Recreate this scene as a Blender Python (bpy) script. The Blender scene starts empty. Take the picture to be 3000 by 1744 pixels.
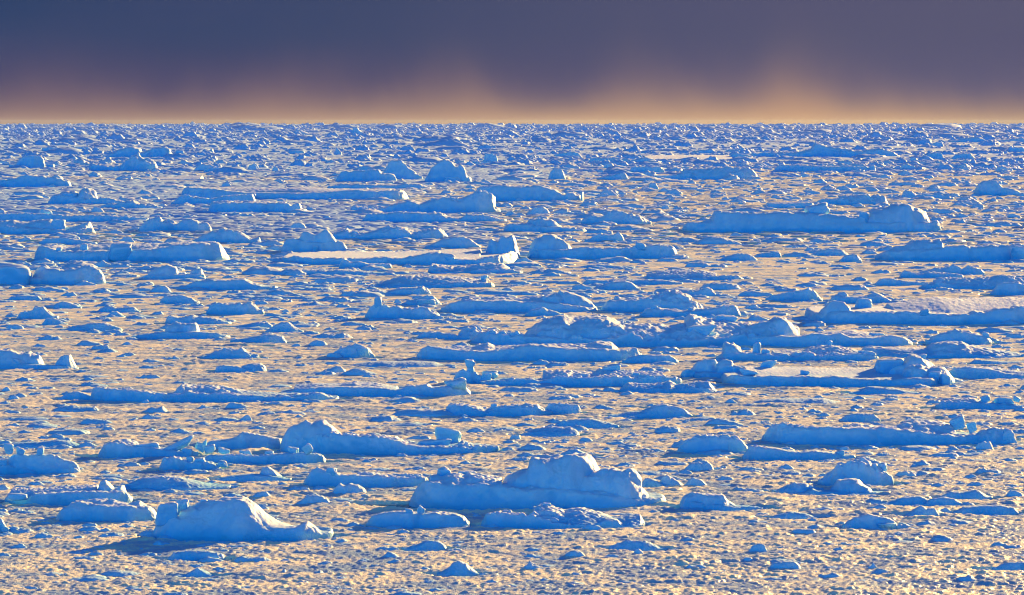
"""Pack ice under a low sun: every traced floe, berg and boulder is an object with its slab, hummocks and blocks."""
TRACED = """
A|iceberg|flat-topped iceberg with fluted sunlit right end and a smooth boulder in its face|flat-topped berg with the fluted end|1140|.45|.12:210,1105 230,1040 250,1022 300,1035 430,1060 550,1070 640,1062 760,1060 940,1052 1100,1042 1280,1022 1400,1010 1500,1000 1580,996 1605,1030 1622,1085;.75:280,1012 500,1030 600,1015 700,1018 1000,1010 1250,1000 1550,992|855,1100,190,92,0,.05 600,1045,62,34,10,.3 420,1062,50,26,0,.2
A|iceberg|smooth whaleback berg cut by the left edge with a rough comb-like tail|whaleback berg with the comb-like tail|1310|.5|.1:-160,1255 0,1252 260,1258 400,1272 412,1300;h.5:210,1200 250,1165 290,1150 340,1190 440,1200 560,1190 640,1155 700,1190 755,1250|60,1285,390,150,0,.3
A|iceberg|tall rounded dome of ice standing on a lower white shoulder|tall rounded dome|1075|.5|.15:1998,1050 2030,985 2100,972 2200,1000 2300,1003 2442,990 2490,1015;h.45:2095,1000 2150,880 2200,855 2300,843 2350,848 2390,890 2415,960 2432,1020|2255,1085,60,58,15,0
B|ice_floe|wide flat floe with sunlit snow top, hummocked front rim and two boulders at right|sunlit flat floe with two boulders|1165|1.1|.06:-410,1130 -340,1102 -200,1115 0,1112 150,1112 330,1102 450,1112 550,1092 640,1072 700,1066 720,1085 800,1110 900,1128 1000,1112 1150,1088 1278,1062;.95:-380,1098 0,1078 400,1062 800,1050 1000,1045;h.8:1025,1065 1050,985 1080,968 1130,1005 1145,960 1170,945 1200,958 1240,935 1270,945 1285,1000 1284,1060|760,1150,120,75,0,.02
A|iceberg|square-sided flat slab berg with a crumbling right corner|square-sided slab berg|800|.5|.1:1470,795 1480,726 1600,722 1800,718 2000,720 2060,722 2080,745 2100,727 2140,724 2155,760 2192,800;.8:1500,707 1800,705 2050,712|
K|ice_floe|very long blue-faced floe whose snow dunes on top catch the sun|long floe with sunlit dunes|998|.3|.1:-345,950 -270,832 -220,832 0,846 150,856 300,880 480,890 600,900 800,910 950,910 1100,905 1150,915 1400,896 1700,876 1900,866 2000,885 2200,880 2400,870 2450,890 2500,975;.9:-200,812 0,832 500,834 900,842 1200,828 1600,850 2300,850|580,1000,100,92,0,0
A|ice_floe|low lumpy floe lying against the foot of the long floe with sunlit dunes||740|.4|.2:1212,728 1260,692 1300,666 1400,680 1500,690 1600,672 1750,662 1800,660 1832,705|
J|iceberg|tall berg sloping up to a sheer square right end, near the left edge|sheer square-ended berg|615|.5|.3:88,602 200,540 250,480 300,456 400,446 480,436 530,440 552,480 556,612|630,632,120,68,0,.2
J|iceberg|long swaybacked berg with a gently peaked middle, cut by the left edge|swaybacked berg|850|.45|.25:-80,770 0,746 100,740 200,720 270,690 330,680 450,690 560,712 700,706 780,740 850,772 866,830|
J|iceberg|dark double-humped berg ending in two yellow-lit steps on its right|double-humped berg with yellow steps|486|.4|.3:1250,475 1350,432 1450,386 1560,350 1650,335 1720,360 1735,400 1850,366 1940,340 2020,345 2080,370 2110,430 2166,482|2212,482,115,108,0,.2
J|iceberg|broken ridge berg with a ragged tower just right of its middle||648|.4|.25:1088,605 1150,556 1300,556 1400,575 1500,570 1560,502 1620,446 1680,450 1740,500 1800,510 1850,530 1900,530 1948,590|
A|iceberg|jumbled berg of tilted blocks with a round-topped block near its middle|berg of jumbled tilted blocks|738|.45|.15:328,710 370,672 420,660 540,680 700,690 760,682 850,700 965,732;h.5:400,680 425,646 540,636 560,656 590,620 640,615 680,640 708,700|500,690,130,52,8,.3
A|iceberg|hunched berg with a notched crest and plain blue front||933|.5|.3:982,918 1020,870 1060,836 1150,830 1170,850 1225,846 1270,870 1310,846 1370,830 1430,860 1480,862 1514,912|
A|ice_floe|long thin straight-edged floe reaching in from the left edge||862|.35|.1:-60,802 0,796 200,796 400,802 440,810 700,806 900,820 1055,828|330,798,130,36,0,.5
A|ice_floe|rubble floe with a pale rounded boulder on its back, at the left edge||946|.5|.15:-70,900 0,880 100,890 200,900 300,905 480,912 560,905 665,900;h.6:-60,880 0,850 100,846 200,862 300,840 360,840 480,890 560,880 640,855 668,880|415,890,125,62,0,.4
A|iceberg|rough pyramid of ice with a ribbed right flank left of the tall rounded dome||1010|.5|.35:1372,995 1450,950 1540,920 1650,915 1720,926 1780,965 1820,985 1856,962 1866,1000|
A|ice_floe|low lumpy floe in front of the berg of jumbled tilted blocks||766|.5|.3:698,752 760,726 850,720 950,702 1000,730 1080,731 1165,748|
A|ice_floe|low smooth floe behind the flat-topped berg with the fluted end||1022|.4|.3:268,1005 330,972 450,966 600,985 694,1003|
A|ice_floe|small floe with a round head on its left and a ribbed lump on its right||1272|.5|.2:982,1262 1050,1235 1150,1235 1300,1230 1400,1225 1468,1235;h.5:1050,1215 1150,1180 1200,1160 1260,1180 1278,1215 1340,1216;h.45:1345,1225 1400,1192 1450,1188 1468,1228|
A|ice_floe|low floe of two flattish snow humps below the tall rounded dome||1346|.5|.3:1298,1320 1400,1278 1500,1266 1620,1271 1750,1260 1810,1290 1900,1312 1985,1342|
A|ice_floe|long flat pan of ice just in front of the sunlit flat floe with two boulders||1240|.4|.3:1955,1230 2050,1192 2200,1190 2350,1200 2442,1192 2600,1205 2790,1225|
L|iceberg|broad plain-blue slab berg with a thin yellow fin at its right end|broad blue slab berg|1012|.35|.25:738,960 790,855 860,826 1000,816 1200,820 1400,826 1600,816 1700,842 1800,872 1880,922 1935,985;.15:1900,1000 1935,895 2030,902 2075,945 2112,960 2140,990|2122,990,40,112,0,.2
B|iceberg|low berg rising to a bulbous brown-shaded head on its right|berg with the bulbous head|800|.45|.25:55,795 150,762 300,750 420,716 500,702 570,720 650,702 760,696 860,706 930,662 990,640 1040,655 1080,662 1130,700 1144,742 1100,785|
B|ice_floe|blue floe with frayed right end in front of the berg with the bulbous head||866|.4|.2:138,852 180,802 300,796 420,786 560,790 700,796 760,820 860,830 900,798 960,802 1050,812 1100,822 1188,862|
B|iceberg|peaked berg with a fluted flank glowing yellow in the sun|peaked berg with the glowing flank|562|.5|.4:278,545 300,470 340,420 390,410 430,405 450,440 480,470 520,490 560,532 588,558|
B|iceberg|twin-topped berg right beside the peaked berg with the glowing flank|twin-topped berg|582|.5|.4:588,562 640,480 680,440 740,410 790,420 820,462 850,442 880,466 892,510 935,580|800,580,130,48,0,.05
B|iceberg|wedge-shaped berg in front of the peaked berg with the glowing flank||576|.5|.25:-50,562 0,502 100,492 270,486 290,510 350,510 380,522 398,572|
B|ice_floe|frayed strip of rubble at the foot of the peaked berg with the glowing flank||626|.35|.3:-110,605 0,582 200,586 380,590 480,580 560,586 644,614|
B|ice_boulder|upright gumdrop boulder with a straight right side in the open middle distance|gumdrop boulder|556|.8|.4:1478,545 1490,490 1530,470 1575,478 1600,505 1607,552|
B|iceberg|smooth teal dome with a lit right side, half sunk in low rubble|teal dome|446|.6|.2:905,442 940,420 1000,420 1100,425 1155,440;h.5:1005,425 1015,385 1050,362 1090,362 1115,385 1122,425|
M|iceberg|long blue slab berg with a cream-lit crumbling right end and low skirt|blue slab berg with the crumbling right end|748|.35|.5:780,690 850,612 1000,606 1200,600 1400,590 1560,595 1650,605 1700,625 1750,660 1775,725;.1:465,746 560,712 700,690 850,668 950,655 1050,702 1200,735 1600,735|1440,745,150,45,0,0
B|iceberg|long berg with a peaked left shoulder, facing two boulders across a gap|peaked-shoulder berg across the gap|1127|.45|.12:1328,1050 1345,1040 1400,1050 1500,1055 1620,1052 1750,1036 1900,1046 2000,1040 2200,1030 2330,1026 2400,1040 2424,1085;h.5:1330,1045 1350,1010 1400,970 1430,966 1450,946 1500,945 1560,975 1620,1010 1664,1045|2140,1042,85,44,0,.2
B|iceberg|stepped berg with a flat upper terrace behind the peaked-shoulder berg across the gap||936|.5|.2:1155,905 1200,872 1320,868 1400,885 1560,890 1740,905 1760,932;h.55:1310,875 1350,836 1420,830 1500,840 1560,880 1590,895|
B|ice_floe|small lumpy floe with a raised right corner, right of the stepped berg||1002|.5|.3:1736,992 1800,962 1850,942 1950,946 1980,926 2030,960 2024,992|
B|ice_floe|rough low hill of ice with a pointed crest, alone amid golden brash||880|.5|.35:1716,835 1790,812 1860,820 1920,780 1980,770 2060,800 2100,812 2150,820 2190,840 2224,872|
B|ice_floe|spread of rounded rubble heaped behind the sunlit flat floe with two boulders||986|.5|.3:-160,965 0,922 40,905 80,935 180,930 300,902 400,890 520,920 600,910 660,900 720,912 768,962|
B|ice_floe|smooth snowy swell of ice touching the back of the sunlit flat floe||1046|.5|.35:546,1033 650,1010 720,980 800,966 880,960 930,985 1004,1032|
B|ice_floe|low double-tiered floe in dark water under the sunlit flat floe with two boulders||1231|.5|.1:720,1222 850,1205 1000,1195 1150,1190 1220,1196 1304,1215;.7:618,1175 632,1146 700,1160 800,1170 900,1170 1000,1152 1150,1150 1205,1182|
B|ice_floe|small squared floe with a knob on its left, left of the low double-tiered floe||1196|.5|.2:-22,1150 20,1116 60,1145 120,1140 200,1155 350,1156 364,1188|
B|ice_floe|little triangular lump floating in the dark gap||1171|.6|.35:1226,1163 1260,1116 1320,1110 1360,1130 1420,1162|
B|ice_floe|thin flat pan in front of the peaked-shoulder berg across the gap||1191|.4|.3:1648,1184 1750,1166 1850,1156 1950,1166 2105,1175|
B|ice_floe|pair of overlapping low pans with a sunlit chip at the right tip||1331|.5|.1:515,1322 600,1300 760,1290 900,1282 960,1290 1098,1300;.7:202,1305 330,1272 430,1240 600,1235 760,1246 880,1252 1000,1268 1044,1260|1020,1262,60,26,0,.6
B|ice_floe|low rounded ridge floe with a small bump near its right end||1386|.5|.3:58,1378 150,1346 270,1340 330,1350 420,1326 560,1325 582,1315 644,1360|
B|ice_floe|long straight low pan behind the smooth loaf-shaped floe||1311|.35|.3:1722,1295 1760,1266 1900,1270 2100,1265 2300,1270 2450,1290|
B|ice_floe|smooth loaf-shaped floe with a soft pointed crest|smooth loaf-shaped floe|1346|.6|.4:1766,1338 1850,1310 1950,1280 2030,1275 2080,1290 2144,1335|
C|ice_floe|low lumpy double pan right of the smooth loaf-shaped floe||1280|.45|.15:-300,1272 0,1262 200,1252 300,1236 400,1240 448,1268;.75:-260,1225 -100,1200 0,1200 150,1205 240,1220|
C|iceberg|very long bumpy blue berg rising to a rounded mound on its right|very long bumpy berg|935|.3|.08:0,890 60,862 300,850 600,865 800,858 1000,868 1300,862 1600,858 1780,862 1840,846 1870,872 1888,912;.3:150,845 205,835 222,782 260,776 400,786 600,790 700,776 800,790 950,792 1050,802 1200,812 1300,815;h.5:1200,815 1280,800 1340,782 1400,762 1480,750 1530,726 1600,725 1650,750 1700,762 1740,790 1790,850|960,790,190,62,-12,.5 1295,835,80,58,0,.2
C|ice_floe|flat slab with a bright sunlit top behind the very long bumpy berg||762|.5|.15:596,758 608,722 750,724 940,714 950,755;.9:620,714 900,708|
C|ice_floe|broken slab pile with two rounded right ends behind the very long bumpy berg||737|.45|.1:940,725 1000,692 1100,690 1190,690 1198,730;.6:1060,720 1150,667 1250,660 1350,666 1400,660 1440,672 1468,725|
C|ice_floe|low floe with a small square tower at its left end||697|.45|.2:1560,664 1640,668 1750,655 1850,658 1950,690;h.5:1562,665 1570,630 1600,628 1640,636 1680,668;.7:1720,660 1850,635 1900,646|
C|iceberg|rounded teal-blue berg with a lower hump on its right, by the right edge|rounded teal-blue berg|672|.55|.3:2082,618 2100,580 2150,562 2200,558 2250,561 2275,590 2290,610 2330,606 2400,632 2440,650 2510,668|2240,610,90,50,0,.5
C|iceberg|broad smooth berg with a cleft boulder cut by right edge under long bumpy berg|broad smooth berg at the right edge|1136|.4|.12:1392,1125 1430,1082 1480,1066 1600,1062 1750,1050 1900,1034 2000,1027 2200,1026 2400,1022 2560,1024;.5:1480,1060 1520,1032 1600,1022 1640,992 1700,986 1800,990 1842,980 1856,1030|2420,1180,190,112,0,-.05
C|ice_floe|craggy floe peaking on its right side, behind the rimmed floe at the right edge||1426|.5|.3:592,1408 640,1376 700,1370 780,1350 860,1345 900,1326 940,1350 980,1382 1010,1415|905,1360,50,34,12,.4
C|ice_floe|knobbly floe of round boulders right of the craggy floe||1441|.5|.2:1055,1412 1100,1382 1180,1390 1300,1392 1380,1380 1440,1392 1505,1420;h.5:1090,1390 1100,1352 1140,1340 1200,1385;h.5:1290,1390 1380,1360 1430,1378 1470,1400|
C|ice_floe|smooth oval mound in the golden brash under the very long bumpy berg||1101|.6|.4:916,1090 960,1062 1050,1045 1130,1050 1190,1085|
C|ice_floe|rough little cone of ice beside the smooth oval mound||1146|.7|.4:1116,1133 1150,1106 1200,1085 1250,1096 1284,1125|
C|ice_floe|rough oval hump on the left of a pair under the very long bumpy berg||1138|.5|.4:236,1132 320,1100 400,1080 480,1086 535,1120|
C|ice_floe|flat-topped stump of ice on the right of a pair under the very long bumpy berg||1114|.6|.4:512,1104 560,1080 650,1066 700,1071 708,1104|
C|ice_floe|thin lens of ice in front of the broad smooth berg at the right edge||1263|.4|.3:1552,1222 1600,1202 1700,1225 1780,1216 1900,1220 2000,1231 2015,1254|
C|ice_floe|rubbly strip with a ragged peak before the broad smooth berg at the right edge||1240|.4|.4:1675,1216 1800,1186 1900,1180 1945,1160 2000,1185 2060,1172 2150,1200 2166,1234|
C|ice_floe|blunt-nosed low pan left of the rubbly strip's lower end||1316|.45|.3:1366,1306 1420,1262 1500,1260 1600,1276 1785,1290|
C|ice_floe|long broken pan with a raised right end touching the right edge||1341|.4|.2:1700,1322 1790,1290 1900,1292 2100,1300 2300,1300 2450,1300;.8:1790,1272 1850,1250 2000,1255 2200,1250 2280,1231 2350,1240 2450,1262|
F|ice_floe|huge rimmed floe with a smooth snow hollow and knobbly left end, at the right edge|huge rimmed floe with the snow hollow|249|.75|.06:930,228 980,185 1060,160 1190,152 1300,156 1450,160 1600,156 1700,160 1800,166 1950,176 2050,170 2100,152 2170,160 2230,142 2300,126 2400,116 2570,112;.97:1450,92 1600,66 1750,46 1800,41 2000,48 2150,45 2300,41 2520,42;h.2:960,215 985,150 1030,106 1060,80 1100,70 1150,80 1195,140 1260,165|1735,165,80,32,0,.06 1300,110,130,52,0,.8
C|ice_floe|rounded hump against the right edge above the huge rimmed floe with the snow hollow||1386|.6|.4:2195,1385 2250,1302 2280,1296 2330,1290 2400,1286 2490,1312|
D|ice_floe|small smooth oblong loaf of ice near the left edge|small oblong loaf|78|.5|.35:42,72 80,46 150,36 270,39 304,68|
D|ice_floe|smooth half-dome in brash left of the saddle-backed lump||136|.6|.4:366,128 400,96 450,78 500,86 550,106 586,130|
D|ice_floe|pointed hill of ice near the left edge with a rounded skirt||213|.6|.4:116,200 150,156 230,146 250,116 310,118 350,150 420,200|
D|ice_floe|small hump overlapping the right foot of the pointed hill||256|.6|.4:292,244 330,202 380,196 430,216 490,248|
D|ice_floe|saddle-backed lump with two soft horns|saddle-backed lump|166|.5|.4:686,158 720,126 780,108 830,126 900,120 960,121 1006,158|
D|ice_floe|little triangular mound nestled against the saddle-backed lump||201|.7|.4:746,193 800,150 840,150 900,192|
D|ice_floe|bun-shaped block with steep ends and flat top on the open brash|bun-shaped block|179|.45|.35:1470,172 1500,112 1560,90 1640,100 1750,91 1800,86 1840,130 1892,165|
D|ice_floe|low split pan with a dark crack along its side||104|.5|.4:1136,76 1180,41 1300,36 1370,55 1430,92|
D|ice_floe|ridge with a hooked left horn behind the turtle-shaped mound||252|.5|.35:1176,243 1190,186 1220,181 1300,196 1380,176 1420,190 1550,200 1656,234|
D|ice_floe|turtle-shaped mound on a wide thin ice skirt|turtle-shaped mound|356|.55|.15:920,348 1000,316 1150,300 1450,298 1550,306 1640,334;h.5:1170,310 1190,262 1250,231 1330,240 1390,231 1425,275 1435,305|
D|ice_floe|smooth humpback with a gentle left slope, right of the turtle-shaped mound||309|.55|.4:1890,296 1950,260 2010,231 2070,228 2100,256 2176,296|
D|ice_floe|low swell of ice behind and left of the smooth humpback||279|.5|.4:1575,272 1650,258 1750,245 1850,226 1920,232 1965,262|
D|ice_floe|flattened mound with a dark lower lip in front of the smooth humpback||386|.5|.4:1640,352 1720,345 1800,336 1900,312 1980,315 2020,330 2056,374|
D|ice_floe|broad faint mound with a creased top, left of the turtle-shaped mound||301|.45|.4:424,294 520,256 650,236 750,232 830,260 880,275|
D|iceberg|cluster of snowy domes behind a level front wall, cut by the left edge|cluster of snowy domes at the left edge|581|.5|.1:-90,540 0,534 150,530 300,532 450,540 552,565;h.6:-90,440 0,425 90,432 150,450 200,446 280,470 312,525;h.45:380,540 420,490 460,460 500,457 530,520 550,562|110,530,130,45,0,.3
D|ice_floe|log-like roll of ice lying in front of a rounded block|log-like roll|598|.5|.2:1526,582 1545,546 1600,536 1700,546 1800,570 1836,588;h.7:1700,560 1740,540 1780,526 1860,522 1900,545 1908,578|
D|ice_floe|ragged low mound above the log-like roll||498|.5|.4:1436,484 1530,440 1620,416 1700,425 1730,410 1800,460 1856,488|
D|ice_floe|very long low floe with doubled rounded rims and a grey stain|very long doubled-rim floe|806|.3|.08:616,750 650,706 720,701 900,710 1000,720 1120,736 1300,741 1340,726 1500,741 1530,736 1700,746 1900,756 2100,761 2280,740 2350,762 2416,803;.6:1270,705 1310,670 1400,681 1500,681 1600,690 1750,720 2000,735 2280,735|
D|ice_floe|smooth half-mound at the left tip of the very long doubled-rim floe||790|.5|.35:410,782 480,732 560,720 620,740 700,775|
E|ice_floe|long smooth-walled floe with a squared right end topped by a boulder|smooth-walled floe with the boulder end|766|.35|.1:-460,745 -300,710 -150,695 0,692 100,690 200,692 400,712 440,702 480,681 560,681 620,671 650,696 740,691 850,686 890,700 934,738;.8:-330,672 -200,664 0,670 100,655 250,660 400,690|832,690,190,64,0,.3
E|iceberg|sweeping berg with a raised smooth head on its left and a knobbly right tail|sweeping berg with the raised head|1181|.35|.1:-440,1110 -400,1070 -250,1050 0,1036 100,1045 300,1046 400,1062 480,1100 560,1120 700,1121 830,1121 1000,1128 1130,1165;h.45:-450,1080 -410,1010 -360,980 -290,956 -240,940 -140,945 -60,970 -40,1000 0,1030 60,1045;h.6:810,1120 870,1076 910,1090 1000,1110 1060,1108 1124,1160|760,1060,200,78,6,.95 640,1115,300,50,0,.6
D|ice_floe|tapered pan of smooth snow behind the floe with the leaning slab||1140|.5|.3:1440,1120 1500,1080 1690,1050 1740,1010 1850,1030 2000,1062 2050,1085|
D|ice_floe|floe piled with blocks and one long slab leaning up to the right|floe with the leaning slab|1203|.45|.15:684,1180 720,1130 780,1095 830,1085 960,1110 1100,1128 1250,1140 1420,1165;h.5:720,1140 750,1102 830,1076 900,1066 960,1085 1010,1120|1265,1150,290,62,-27,.35 1050,1140,200,48,0,.35 1430,1150,80,60,20,.5 1460,1130,34,70,8,.55 1340,1170,90,40,0,.2 1500,1165,90,60,-20,.35
D|ice_floe|long-fronted floe crowned by a pointed tilted chip near its right end|long-fronted floe with the tilted chip|1247|.4|.1:1440,1215 1500,1182 1700,1176 1850,1181 2000,1168 2200,1168 2260,1172 2310,1190 2328,1242|2200,1168,80,66,-35,.15 2100,1160,90,40,0,.3 1600,1172,90,48,15,.6 1760,1170,100,26,0,.5 1930,1172,80,24,0,.4
G|ice_floe|rounded rubble floe with two small boulders in front of the long-fronted floe||341|.5|.25:1166,318 1200,262 1260,241 1320,250 1400,266 1500,271 1560,277 1626,328|1402,266,56,34,0,.3 1480,277,90,36,0,.3 1640,300,80,34,0,.4
G|iceberg|sunlit rubble hill with square blocks on its crest, cut by the left edge|sunlit rubble hill at the left edge|371|.5|.1:-70,335 0,296 40,290 100,310 160,315 220,330 330,335;h.5:-60,190 30,180 130,205 190,190 250,210 340,205 400,222 460,250 560,270 598,310|68,190,85,52,0,.5 150,222,80,52,20,.45 298,205,60,44,0,.5 20,290,70,40,0,.2
G|ice_floe|thin smooth pan behind the sunlit rubble hill at the left edge||176|.4|.4:-60,155 100,130 300,126 400,110 500,116 606,154|
G|ice_floe|broad low snow mound with soft streaks, above the largest humped floe||487|.5|.45:910,446 1000,412 1060,391 1200,375 1320,386 1420,410 1560,441 1710,456|
G|ice_floe|low floe with a split cone on its right half||419|.45|.25:1586,404 1700,376 1850,362 2000,370 2080,385 2156,412;h.5:1900,375 1925,350 1940,316 1990,310 2030,340 2085,385|
G|ice_floe|two-tiered floe with a boulder heap on its right shoulder near the left edge|two-tiered floe with the boulder heap|592|.5|.1:200,568 240,511 400,502 600,496 700,492 800,502 900,500 960,535;.7:50,520 100,466 300,466 500,456 640,446 720,450;h.6:690,470 720,416 780,410 830,460 860,470 900,446 945,500|130,540,180,40,0,-.15
G|ice_floe|smooth wedge-nosed floe tucked against the left of the largest humped floe|wedge-nosed floe|717|.5|.12:390,680 450,622 520,590 680,590 900,600 1140,612 1156,645;.35:470,620 520,570 600,560 680,575 760,600;.85:560,550 700,531 850,536 950,570 1040,546 1110,598|
G|iceberg|largest humped floe, a broad dome with a ball of ice at its left|largest humped floe|862|.45|.08:1090,775 1150,700 1220,690 1300,696 1500,702 1700,722 1850,750 2000,772 2180,762 2260,730 2300,760 2360,802 2450,845;.5:1330,620 1370,610 1450,590 1560,566 1680,541 1780,536 1860,556 1910,611 1990,680 2060,720 2150,750|1235,690,170,120,0,.3 1345,630,120,84,0,.6 1510,590,75,44,0,.7
G|ice_boulder|rounded chunk of ice cut off by the left edge, low down||800|.7|.4:-90,780 -60,680 0,640 30,660 60,760|40,800,90,50,0,.1
G|ice_floe|oblong pancake of ice in the foreground below the largest humped floe|oblong foreground pancake|1011|.55|.35:1230,994 1280,941 1400,926 1550,931 1640,951 1664,988|
G|ice_floe|small smooth cone in the foreground brash, lower right of the oblong foreground pancake||1131|.6|.4:1336,1116 1400,1086 1460,1050 1520,1080 1596,1122|
H|iceberg|largest sculpted iceberg with a high scalloped peak and translucent curling lobe|scalloped-peak iceberg|626|.4|.06:486,550 520,472 560,441 620,431 680,440 800,450 900,450 1100,456 1300,471 1500,471 1700,491 1900,511 2100,531 2300,562 2424,608;h.55:1150,420 1220,386 1300,350 1370,330 1380,262 1410,246 1480,256 1530,250 1580,240 1650,230 1700,225 1800,228 1850,250 1900,290 1940,350 1990,430;.5:630,430 655,371 720,380 820,366 900,380 950,371 1050,376 1110,386 1180,400;h.35:1690,440 1720,405 1780,386 1860,360 1930,330 2000,326 2060,345 2130,336 2180,370 2212,425 2206,470 2280,530|760,375,140,66,0,.6 930,372,170,34,0,.7
H|ice_floe|long straight-backed floe running behind the left of the scalloped-peak iceberg|straight-backed floe|462|.3|.1:-290,410 -230,345 -180,325 -140,345 0,366 100,371 300,380 500,390 650,398;.8:120,350 230,340 300,362 600,360|-70,366,90,58,0,.25
H|ice_floe|loaf-shaped floe with two little ice horns standing on top|loaf-shaped floe with two horns|766|.45|.2:174,738 220,681 280,661 400,641 470,646 600,660 700,651 850,661 900,681 958,744|503,658,66,42,0,.25 590,656,60,54,25,.3
H|ice_floe|notched long floe with layered rear shelves right of the loaf with two horns|notched long floe|771|.4|.08:1026,718 1060,671 1150,656 1250,656 1330,661 1380,690 1420,661 1480,681 1560,711 1700,721 1900,721 1960,701 2040,711 2092,750;.75:1420,602 1480,586 1560,601 1650,631 1750,611 1900,641 2000,680 2200,651 2240,710|1520,610,70,36,0,.75 1600,700,60,30,0,.3
H|ice_floe|snow-capped lump peeping out above the scalloped-peak iceberg||242|.6|.4:1590,240 1640,205 1680,180 1740,180 1825,214 1850,236|
H|ice_floe|smooth pale lump at the right foot of the scalloped-peak iceberg||470|.6|.4:2200,470 2210,400 2270,390 2330,410 2380,445 2420,480|2300,495,50,36,0,.1
E|ice_floe|craggy mound with a cubic block perched on its left|craggy mound with the cubic block|213|.5|.3:160,196 200,131 240,101 300,101 350,120 410,110 460,126 520,131 580,120 620,131 708,188|262,104,60,62,0,.3
E|ice_floe|peaked little floe right behind the craggy mound with the cubic block||116|.6|.4:426,104 480,71 550,61 620,30 660,40 700,80 720,105|615,115,150,56,0,.1
E|iceberg|long berg with a dark cleft dome and fluted right flank|berg with the cleft dome|166|.4|.15:700,155 780,102 850,82 950,71 1050,76 1180,71 1300,86 1400,80 1600,95 1760,125 1836,148;h.5:1380,110 1400,71 1450,36 1530,20 1565,40 1610,90;.75:910,45 1100,50 1300,52 1450,30;h.7:1500,60 1530,15 1560,5 1650,20 1740,51 1790,82 1838,140|
E|ice_floe|small tilted wedge at the front of the berg with the cleft dome||189|.5|.35:1310,182 1350,140 1400,132 1440,118 1480,140 1540,152 1606,178|
E|iceberg|rolling berg with a wide rounded back right of the berg with the cleft dome|rolling berg|158|.45|.25:1856,150 1900,86 2000,72 2200,70 2400,75 2540,85 2600,120;.7:1950,60 2000,56 2200,50 2300,16 2380,2 2440,20 2510,50|
F|ice_floe|narrow floe with a combed right end in front of the rolling berg||196|.4|.3:-310,190 -270,146 -190,126 0,146 150,132 280,112 350,110 390,120 424,180|60,150,50,28,0,.3 -200,135,60,24,0,.3
E|iceberg|widest floe at mid-picture, level front wall below a hill and a rubble right end|widest floe with the hill|406|.4|.06:924,386 980,331 1060,306 1130,306 1200,331 1400,341 1600,346 1800,351 1950,341 2050,326 2200,341 2442,346 2650,345 2850,325 3000,330 3250,315;h.55:1290,330 1400,241 1480,216 1580,181 1680,196 1800,191 1900,196 2000,241 2100,260;.6:1900,230 2000,243 2200,246 2350,260 2440,241 2560,262;.75:2460,215 2500,175 2560,195 2700,220 2800,230 3000,240;h.45:2800,300 2942,250 3042,230 3122,186 3182,200 3222,250 3262,260 3296,310|2560,300,260,60,0,.2 2740,215,190,40,0,.8
E|ice_floe|very long smooth-fronted floe with a dimpled top, under the widest floe with the hill|smooth-fronted floe with the dimpled top|511|.32|.08:524,498 560,431 620,401 720,421 900,436 1100,431 1200,411 1350,391 1450,401 1600,411 1800,421 2000,431 2120,425 2160,470;.75:700,402 950,396 1050,376 1100,401 1400,386 1750,386 1830,360 1930,371 1975,412|
E|ice_floe|short smooth log off the right tip of the smooth-fronted floe with the dimpled top||526|.45|.3:2005,519 2060,476 2150,461 2350,466 2420,508|
E|ice_floe|low lumpy pan left of the front corner of the widest floe with the hill||359|.45|.25:524,350 580,302 650,296 760,311 830,331 900,316 985,308;.8:840,300 900,262 960,252 1030,290|
E|ice_floe|domed floe with a veined face and rough right shoulder|veined dome|497|.55|.35:-90,496 0,412 100,386 180,402 245,475|150,490,120,84,10,.2
E|iceberg|snow figure of ice, a knobbly tower with a leaning cap on a rough base|knobbly tower with the leaning cap|667|.7|.3:794,630 820,592 870,566 960,582 1000,611 1050,611 1096,645|925,580,58,52,0,.3 938,545,48,40,15,.3 922,530,76,38,-8,.3 1030,640,90,45,0,.2 1060,612,130,40,0,.7
E|ice_floe|long low floe stretching right from the knobbly tower, boulder on its far side|long floe beside the knobbly tower|691|.35|.08:980,676 1050,656 1200,641 1350,631 1420,646 1550,626 1700,621 1900,616 2200,621 2400,630 2450,650;.75:1440,582 1600,566 1800,590 1850,562 2100,576 2300,586|1930,600,150,70,0,.7 2110,612,60,24,0,.3
F|ice_floe|low pan with a hooked lump, in front of the right half of the long floe||741|.4|.15:-460,728 -300,705 -150,696 0,700 150,690 256,722;.7:-450,700 -390,660 -240,670 -140,660 -90,645 -50,672 60,656 180,651 230,700|
F|iceberg|framed floe holding a rippled slush pool, rubble heaped along its right end|framed floe with the slush pool|693|.7|.05:306,652 360,612 420,616 600,616 900,621 1000,626 1100,616 1300,636 1500,641 1650,626 1800,626 1850,650 1884,692;.97:430,535 700,546 900,546 1100,556 1370,551;h.75:1365,575 1400,511 1460,491 1580,511 1600,491 1640,466 1700,471 1740,500 1800,530 1830,560;h.35:1560,600 1600,560 1640,545 1700,535 1760,560 1830,545 1870,560 1910,600 1948,645|870,595,75,26,0,.5 1480,570,210,84,0,.65 1700,500,90,42,0,.8 1800,640,110,60,0,.2 1880,660,90,70,0,.15 1690,580,60,50,0,.35 480,600,150,40,0,.2 610,540,130,38,0,.9
F|iceberg|heap of rounded boulders at the left end of the framed floe with the slush pool|boulder heap|632|.7|.2:-10,640 60,590 150,580 300,590 440,600 520,612;h.5:50,590 100,522 170,491 240,501 270,540 300,600|310,610,190,122,0,.25 410,605,150,70,0,.2 40,640,110,70,0,.1 110,650,70,40,0,.05
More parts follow.
